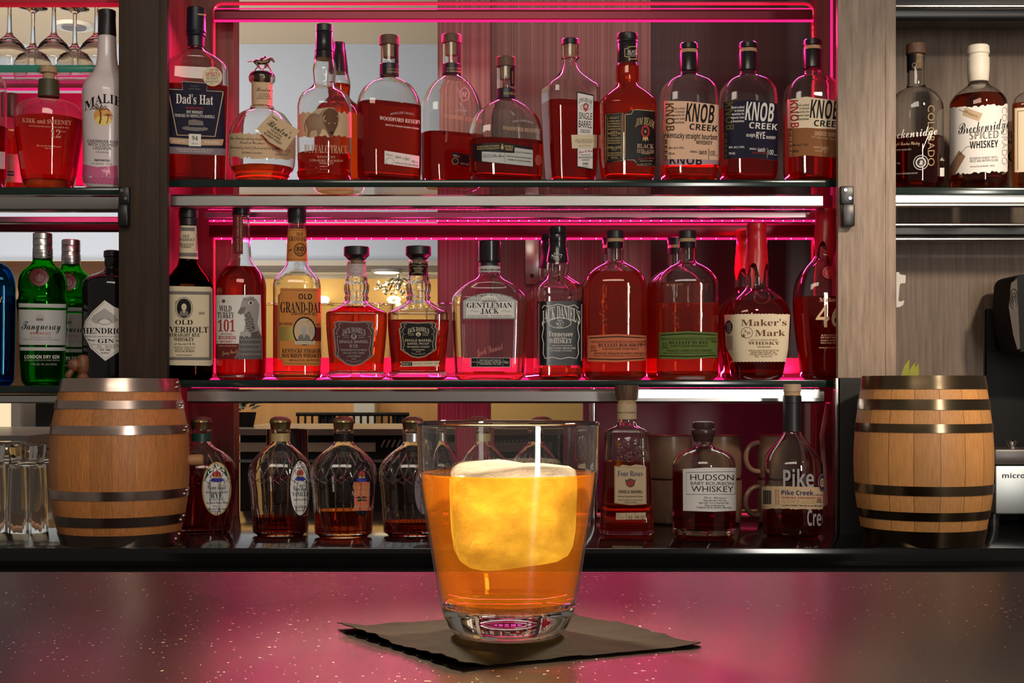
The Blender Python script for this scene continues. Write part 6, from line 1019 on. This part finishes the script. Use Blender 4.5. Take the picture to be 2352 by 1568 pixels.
def barrel(lab, cx, D, sil, hoops, wm, hm, rivets):
    th = math.atan2(X(cx, D), D); t = tag(empty('whiskey_barrel', (X(cx, D), D, ZC), -th), lab, 'barrel'); s = D/F; ct = math.cos(th)
    z = [CZ+(HY-y)*s-ZC for y, _ in sil][::-1]; z[0] = 0.0; r = [h*s*ct for _, h in sil][::-1]; z = np.array(z); r = np.array(r); H = float(z[-1])
    zz = np.linspace(0, H, 40); rr = pchip(z, r, zz); mb = MB(); n = 96
    prof = [(float(a), float(b_)) for a, b_ in zip(zz, rr)]
    mb.lathe([(.012, .001), (.012, prof[0][1]-.012), (0, prof[0][1]-.010)]+prof+[(H, prof[-1][1]-.012), (H-.012, prof[-1][1]-.013)], wm, n, cap0=False, cap1=False); mb.build('staves', t)
    mb = MB(); mb.lathe([(H-.022, .001), (H-.022, prof[-1][1]-.0132), (H-.013, prof[-1][1]-.0132), (H-.013, .001)], wm, 48, cap0=False, cap1=False); mb.build('barrel_head', t)
    for i, (y0, y1) in enumerate(hoops):
        R_ = float(pchip(z, r, np.array([max(0, min(H, CZ+(HY-(y0+y1)/2)*(D-.12)/F-ZC))]))[0]); f = lambda y: min(H+.001, max(-.0003 if False else .0002, CZ+(HY-y)*(D-R_)/F-ZC))
        za, zb_ = f(y1), f(y0); zs_ = np.linspace(za, zb_, 5); rs = pchip(z, r, np.clip(zs_, 0, H))
        mb = MB(); mb.lathe([(za, float(rs[0])-.001)]+[(float(a), float(b_)+.0016) for a, b_ in zip(zs_, rs)]+[(zb_, float(rs[-1])-.001)], hm, n, cap0=False, cap1=False); h = mb.build('hoop', t)
        if rivets:
            for da, dz in ((.0, -.18), (.10, .18)):
                a = math.radians(66)+da; rz = (za+zb_)/2+dz*(zb_-za); rad = float(pchip(z, r, np.array([min(H, max(0, rz))]))[0])+.002
                mb = MB(); mb.ball((rad*math.sin(a), -rad*math.cos(a), rz), .0038, hoop_c, 6, (1, 1, 1)); mb.build('rivet', h)
    return t, H, (z, r)
tl_, HL, pl_ = barrel('copper-hooped oak barrel with a wooden bung on its right side', 276, 2.715, [(870, 134), (899, 141), (939, 149), (985, 158), (1060, 162), (1140, 157.5), (1200, 147), (1243, 134)], [(868, 899), (920, 939), (978, 999), (1130, 1151), (1190, 1213), (1231, 1264)], oakl, hoop_c, True)
mb = MB(); a = math.radians(79); z0 = CZ+(HY-1057)*2.715/F-ZC; r0 = .136; d_ = Vector((math.sin(a), -math.cos(a), 0)); mb.tube([d_*(r0-.004)+Vector((0, 0, z0)), d_*(r0+.006)+Vector((0, 0, z0)), d_*(r0+.020)+Vector((0, 0, z0)), d_*(r0+.024)+Vector((0, 0, z0))], [.0105, .0112, .0115, .0085], mat('bung_wood', (.42, .20, .08), .5), 20); mb.build('bung', tl_)
tr_, HR, pr_ = barrel('bronze-hooped pale oak barrel with visible stave seams, at the right of the counter', 2120, 2.715, [(864, 141), (893, 146), (941, 153), (990, 159), (1055, 162), (1130, 158.5), (1190, 149), (1243, 138)], [(862, 893), (917, 941), (974, 994), (1118, 1140), (1178, 1198), (1222, 1262)], oakr, hoop_b, False)
# turned wooden tap lying on the left barrel
tw = wood('turned_wood', (.20, .08, .03), (.10, .036, .014), (60, 60, 60), .5)
c = (X(190, 2.66), 2.66, ZC+HL); t = tag(empty('wooden_tap', c), 'small turned wooden tap standing on the left barrel before the gin bottles', 'tap'); k = 2.66/F
mb = MB(); mb.lathe([(0, 13*k), (3*k, 14*k), (7*k, 12*k), (12*k, 9*k), (18*k, 12*k), (30*k, 14*k), (44*k, 13.5*k), (52*k, 11*k), (55*k, 6*k)], tw, 32); mb.build('tap_body', t)
mb = MB(); mb.tube([(-18*k, -.012, 31*k), (-14*k, -.006, 31*k), (-4*k, .0, 31*k)], [11*k, 15*k, 13*k], tw, 20); mb.ball((-16*k, -.011, 31*k), 14.5*k, tw, 10, (1, .7, 1)); mb.build('spout', t)
mb = MB(); mb.tube([(-20*k, -.010, 21*k), (-27*k, -.012, 10*k), (-30*k, -.012, 3*k)], [6*k, 8*k, 7*k], tw, 14); mb.build('handle', t)
# right bay: hook, plant, terminal, receipt printer
Z17 = (1900, 500, 3.92)
hk = [(612, 492), (637, 492), (645, 512), (697, 520), (695, 590), (650, 595), (642, 610), (632, 752), (658, 756), (674, 746), (685, 752), (672, 788), (640, 806), (612, 808)]
mb = MB(); mb.prism([(X(1900+x/3.92, 2.87), Z(500+y/3.92, 2.87)) for x, y in hk], mat('hook_plastic', (.42, .39, .35), .45), 'y', 2.862, 2.878); tag(mb.build('hook'), 'white plastic hook on the right edge of the pale post', 'hook')
cx_, dz_ = X(2085, 2.985), 2.985; t = tag(empty('potted_plant', (cx_, dz_, ZC)), 'pointed yellow-green leaves of a plant rising behind the right barrel', 'plant')
mb = MB(); mb.lathe([(0, .04), (.09, .055), (.095, .055), (.09, .05)], blackm, 28); mb.build('pot', t)
lf = mat('leaf_yellow_green', (.26, .26, .02), .45)
for bx, tx, ty in ((2052, 2083, 824), (2072, 2095, 832), (2082, 2103, 835), (2092, 2098, 872), (2064, 2060, 880)):
    mb = MB(); p0 = Vector((X(2082, dz_)-cx_, 0, .09)); p1 = Vector((X(bx+6, dz_)-cx_, -.01, Z(880, dz_)-ZC)); p2 = Vector((X(tx, dz_)-cx_, -.02, Z(ty, dz_)-ZC)); rows = []
    for i in range(9):
        u = i/8; p = p0*(1-u)**2+p1*2*u*(1-u)+p2*u*u; w_ = .013*(math.sin(math.pi*min(1, u*1.0))**.6)*(1-u*.35)+.0006; w_ = w_ if i < 8 else .0004
        rows.append([(p.x-w_, p.y, p.z), (p.x, p.y+.004, p.z), (p.x+w_, p.y, p.z), (p.x, p.y-.001, p.z-.001)])
    mb.rings(rows, lf); mb.build('leaf', t)
t = tag(empty('receipt_printer', (X(2362, 3.0), 3.0, ZC)), 'brushed steel receipt printer with a dark lid at the right edge of the counter', 'printer'); c = X(2362, 3.0)
mb = MB(); mb.box(X(2285, 3.0)-c, X(2440, 3.0)-c, 0, .14, Z(1181, 3.0)-ZC, Z(1069, 3.0)-ZC, mat('printer_steel', (.34, .36, .36), .42, 1.0), .004); pb = mb.build('steel_body', t)
mb = MB(); mb.box(X(2284, 3.0)-c, X(2442, 3.0)-c, .004, .14, Z(1068, 3.0)-ZC, Z(1031, 3.0)-ZC, mat('printer_lid', (.05, .04, .035), .35), .005); mb.build('lid', t)
for px in (2292, 2425):
    mb = MB(); x_ = X(px, 3.0)-c; mb.lathe([(0, .012), (Z(1182, 3.0)-ZC, .013)], black, 20, (x_, .03)); mb.build('foot', t)
fl_ = flat_label('printer_lettering', Z15, [T('micros', 1392, 836, 34, 190, 'b', mat('ink_slate', (.03, .035, .05), .5))], 3.0, off=.0006); fl_.parent = t; fl_.location = (-c, -3.0, -ZC)
t2 = tag(empty('paper_clip_knob', (X(2323, 3.04), 3.04, Z(1031, 3.0)+.0002)), 'small shiny metal knob on the lid of the receipt printer', 'knob'); mb = MB(); mb.lathe([(0, .014), (.002, .014), (.003, .006), (.008, .010), (.016, .012), (.018, .008)], chrome, 24); mb.build('knob_head', t2)
t = tag(empty('card_terminal', (X(2375, 3.02), 3.04, ZC)), 'black terminal with a round perforated grille at the right edge of the picture', 'terminal'); c = X(2375, 3.02)
tblk = mat('terminal_black', (.006, .006, .006), .6, 0, Specular_IOR_Level=.15)
ol = [(2316, 705), (2320, 652), (2323, 643), (2329, 636), (2337, 632), (2350, 631), (2440, 632), (2440, 812), (2337, 808), (2326, 770)]
mb = MB(); mb.prism([(X(x, 3.0)-c, Z(y, 3.0)-ZC) for x, y in ol], tblk, 'y', -.06, .06); mb.build('housing', t)
mb = MB(); mb.prism([(X(x, 2.978)-c, Z(y, 2.978)-ZC) for x, y in [(2317, 706), (2322, 650), (2336, 640), (2338, 700), (2343, 800), (2337, 803), (2327, 768)]], mat('terminal_side', (.045, .028, .018), .6), 'y', -.0625, -.0602); sp = mb.build('grille_panel', t)
mb = MB(); gx, gz = X(2329, 2.977)-c, Z(686, 2.977)-ZC
for q_ in (.3, .6, 1.0): mb.tube([(gx+.0085*q_*math.cos(a), -.063, gz+.021*q_*math.sin(a)) for a in np.linspace(0, 2*math.pi, 25)], .0008, black, 5)
mb.build('grille_rings', sp)
mb = MB(); mb.box(X(2318, 3.0)-c, X(2420, 3.0)-c, .105, .118, 0, Z(700, 3.0)-ZC, tblk, .003); mb.box(X(2338, 3.0)-c, X(2420, 3.0)-c, .055, .108, Z(790, 3.0)-ZC, Z(720, 3.0)-ZC, tblk, .003); mb.build('stand', t)
# ================================================================ the front bar, the napkin and the drink
ZB = 1.102
t = tag(empty('bar_counter', (0, .25, 0)), 'dark polished stone bar top in the foreground under the napkin and drink', 'counter')
mb = MB(); mb.box(-1.3, 1.3, 0, .705, ZB-.045, ZB, stone, .004); mb.build('worktop', t)
mb = MB(); mb.box(-1.3, 1.3, .7062, .7085, ZB-.03, ZB-.0005, mat('edge_metal', (.42, .37, .32), .3, 1.0), .0008); mb.build('edge_trim', t)
mb = MB(); mb.box(-1.3, 1.3, .10, .60, 0, ZB-.045, blackm); mb.build('bar_front', t)
# napkin: two folded layers, corners placed on the bar top
def napk():
    m = mat('black_napkin', (.006, .0034, .0018), .85, 0, Specular_IOR_Level=.05, Sheen_Weight=.0, Sheen_Roughness=.4); m.node_tree.nodes['Principled BSDF'].inputs['Sheen Tint'].default_value = (.9, .65, .45, 1)
    N, K = nodes(m); b = N['Principled BSDF']; tc = N.new('ShaderNodeTexCoord'); n1 = N.new('ShaderNodeTexNoise'); n1.inputs['Scale'].default_value = 60; n1.inputs['Detail'].default_value = 8; n1.inputs['Distortion'].default_value = 1.2
    bp = N.new('ShaderNodeBump'); bp.inputs['Strength'].default_value = .8; bp.inputs['Distance'].default_value = .0015; K.new(tc.outputs['Object'], n1.inputs['Vector']); K.new(n1.outputs['Fac'], bp.inputs['Height']); K.new(bp.outputs[0], b.inputs['Normal'])
    return m
nm_ = napk(); A, B_, C_, D_ = (Vector(p) for p in ((-.0905, .7226), (-.0234, .620), (.0916, .675), (.0245, .7776)))
t = tag(empty('cocktail_napkin', (0, .70, ZB)), 'folded black paper napkin lying askew on the bar under the drink', 'napkin')
def layer(i, nm):
    n = 36; top = []; bot = []; rnd = random.Random(4+i); h0 = .0003+i*.0008; th = .0004
    for iy in range(n+1):
        for ix in range(n+1):
            u, v = ix/n, iy/n; p = A*(1-u)*(1-v)+B_*u*(1-v)+C_*u*v+D_*(1-u)*v   # u: A to B, v: towards the right
            ed = min(u, v, 1-u, 1-v); curl = (.0030*max(0, 1-v*9)*(.4+.6*abs(math.sin(u*4+i)))*(1 if i else -.0) + .0016*max(0, 1-(1-v)*8)*abs(math.sin(u*5+2))) if i else 0
            cen = (p-Vector((-.002, .70))).length; wv = (.0004*math.sin(u*23+v*9)+.0003*math.sin(v*31-u*12)) if i and cen > .034 else 0
            jag = .0006*math.sin(u*60+v*75) if ed == 0 else 0
            z = h0+max(0, curl)+max(0, wv); top.append((p.x+jag, p.y+jag-.70, z+th)); bot.append((p.x+jag, p.y+jag-.70, z))
    m = n+1; vs = top+bot; o = m*m; fs = []
    for iy in range(n):
        for ix in range(n):
            a = iy*m+ix; fs.append((a, a+1, a+m+1, a+m)); fs.append((o+a, o+a+m, o+a+m+1, o+a+1))
    for k in range(n):
        for a, b_ in ((k, k+1), (n*m+k+1, n*m+k), ((k+1)*m, k*m), (k*m+n, (k+1)*m+n)): fs.append((a, a+o, b_+o, b_))
    mb = MB(); mb.add(vs, fs, nm_); mb.build(nm, t, sharp=50)
layer(0, 'lower_fold'); layer(1, 'upper_fold')
# the drink
zd = ZB+.0017; DG = .70; t = tag(empty('whiskey_tumbler', (X(1167, DG), DG, zd)), 'tapered rocks glass of glowing amber whiskey with one big ice block on the napkin', 'drink')
pg = F/DG; yb = HY+(CZ-zd)*pg; zz_ = lambda y: (yb-y)/pg
outer = [(0.0, .0235), (.0006, .0258), (.0025, .0285), (.006, .0308), (.0105, .0325), (.0150, .0338), (.0156, .0341), (.03, .0366), (.05, .0401), (.07, .0434), (.079, .0448), (.0825, .0452), (.095, .0456), (.1055, .0459), (.1068, .0458)]
rim = [(.1073, .0453), (.1068, .0447)]
inn = [(.095, .0441), (.0825, .0440), (.070, .0425), (.05, .0392), (.03, .0357), (.0185, .0334), (.0160, .0315), (.0152, .024), (.0150, .001)]
gthin = glass_thin('tumbler_wall_glass', (.985, .985, .98), 1.5); gbase = glass_real('tumbler_base_glass', (.98, .98, .97), 1.5)
i0 = 6
i1 = 11
mb = MB(); mb.lathe(outer[i0:i1+1], gthin, 96, cap0=False, cap1=False); mb.build('glass_wall', t)
mb = MB(); wl_ = [(float(z), float(np.interp(z, [.0825, .095, .1055], [.0452, .0456, .0459]))) for z in np.linspace(.0825, .1052, 12)]
mb.lathe([(z, r-.0012) for z, r in wl_[::-1]]+wl_+[(.1056, .0459), (.1064, .0458), (.1070, .0455), (.1072, .0452), (.1069, .0449), (.1062, .0447), (.1056, .0447)], gbase, 96, cap0=False, cap1=False, loop=True); mb.build('glass_rim', t)
mb = MB(); mb.lathe([(0, .001)]+outer[:i0+1]+[(.0157, .0330), (.0153, .0305), (.0149, .024), (.0147, .001)], gbase, 96, cap0=False, cap1=False); mb.build('glass_base', t)
drink = glass_thin('amber_whiskey', (.985, .80, .27), 1.33, body=.17, bodycol=(.90, .30, .025), rough=.01)
zl = zz_(1088); ro = lambda z: float(np.interp(z, [p[0] for p in inn[::-1]], [p[1] for p in inn[::-1]]))
mb = MB(); mb.lathe([(.0153, .001), (.0156, .0235)]+[(float(z), ro(float(z))-.0003) for z in np.linspace(.0185, zl, 24)]+[(zl+.0008, ro(zl)-.0002), (zl, ro(zl)-.0014), (zl-.0002, .001)], drink, 96, cap0=False, cap1=False); mb.build('whiskey', t)
def icemat():
    m, nt, out = newmat('ice'); N = nt.nodes.new; K = nt.links.new
    tc = N('ShaderNodeTexCoord'); n1 = N('ShaderNodeTexNoise'); n1.inputs['Scale'].default_value = 120; n1.inputs['Detail'].default_value = 9; n1.inputs['Roughness'].default_value = .7; n1.inputs['Distortion'].default_value = 1.5; K(tc.outputs['Object'], n1.inputs['Vector'])
    bp = N('ShaderNodeBump'); bp.inputs['Strength'].default_value = .9; bp.inputs['Distance'].default_value = .004; K(n1.outputs['Fac'], bp.inputs['Height'])
    tr = N('ShaderNodeBsdfTranslucent'); tr.inputs[0].default_value = (1, .97, .90, 1); df = N('ShaderNodeBsdfDiffuse'); df.inputs[0].default_value = (1, .97, .90, 1); gl = N('ShaderNodeBsdfGlossy'); gl.inputs['Roughness'].default_value = .15; tp = N('ShaderNodeBsdfTransparent')
    for q_ in (tr, df, gl): K(bp.outputs[0], q_.inputs['Normal'])
    a = N('ShaderNodeMixShader'); a.inputs[0].default_value = .35; K(tr.outputs[0], a.inputs[1]); K(df.outputs[0], a.inputs[2])
    n2 = N('ShaderNodeTexNoise'); n2.inputs['Scale'].default_value = 38; n2.inputs['Detail'].default_value = 5; K(tc.outputs['Object'], n2.inputs['Vector']); mr = N('ShaderNodeMapRange'); mr.inputs[1].default_value = .45; mr.inputs[2].default_value = .75; mr.inputs[3].default_value = .04; mr.inputs[4].default_value = .85; K(n2.outputs['Fac'], mr.inputs[0])
    b = N('ShaderNodeMixShader'); K(mr.outputs[0], b.inputs[0]); K(a.outputs[0], b.inputs[1]); K(tp.outputs[0], b.inputs[2])
    c_ = N('ShaderNodeMixShader'); K(schlick(nt, 1.3, bp.outputs[0]), c_.inputs[0]); K(b.outputs[0], c_.inputs[1]); K(gl.outputs[0], c_.inputs[2]); K(c_.outputs[0], out.inputs[0]); return m
mb = MB(); rows = []; ph = np.linspace(0, 2*np.pi, 72, endpoint=False); za, zb2 = zz_(1298), zz_(1066); rnd = random.Random(2)
for i, (u, g) in enumerate(((0, .55), (.03, .75), (.09, .90), (.18, .97), (.35, 1.0), (.55, 1.0), (.75, .995), (.88, .985), (.95, .95), (.985, .86), (1.0, .6))):
    z = za+(zb2-za)*u; a = .0318*g*(.93+.07*u); b_ = .0262*g*(.93+.07*u); r = se_r(ph-.12, a, b_, 4.5); rows.append([(float(q_*math.sin(p))+.0022, float(-q_*math.cos(p))+.001, float(z+.0016*math.sin(p*2+.5)*u*(1 if u > .9 else .4)+.0018*math.sin(p)*(1-u))) for q_, p in zip(r, ph)])
mb.rings(rows, icemat()); mb.build('ice_block', t, sharp=0)
bub = glass_thin('bubble', (1, 1, 1), 1.4); mb = MB(); rnd = random.Random(9)
for k in range(90):
    x_ = rnd.uniform(-.030, .032); y_ = -.0225-rnd.random()*.004; mb.ball((x_, y_, zz_(rnd.gauss(1302, 10))), rnd.uniform(.0002, .0006), bub, 4)
o = mb.build('bubbles', t); o['kind'] = 'stuff'
bpy.data.objects.remove(_co); bpy.data.curves.remove(_cu)
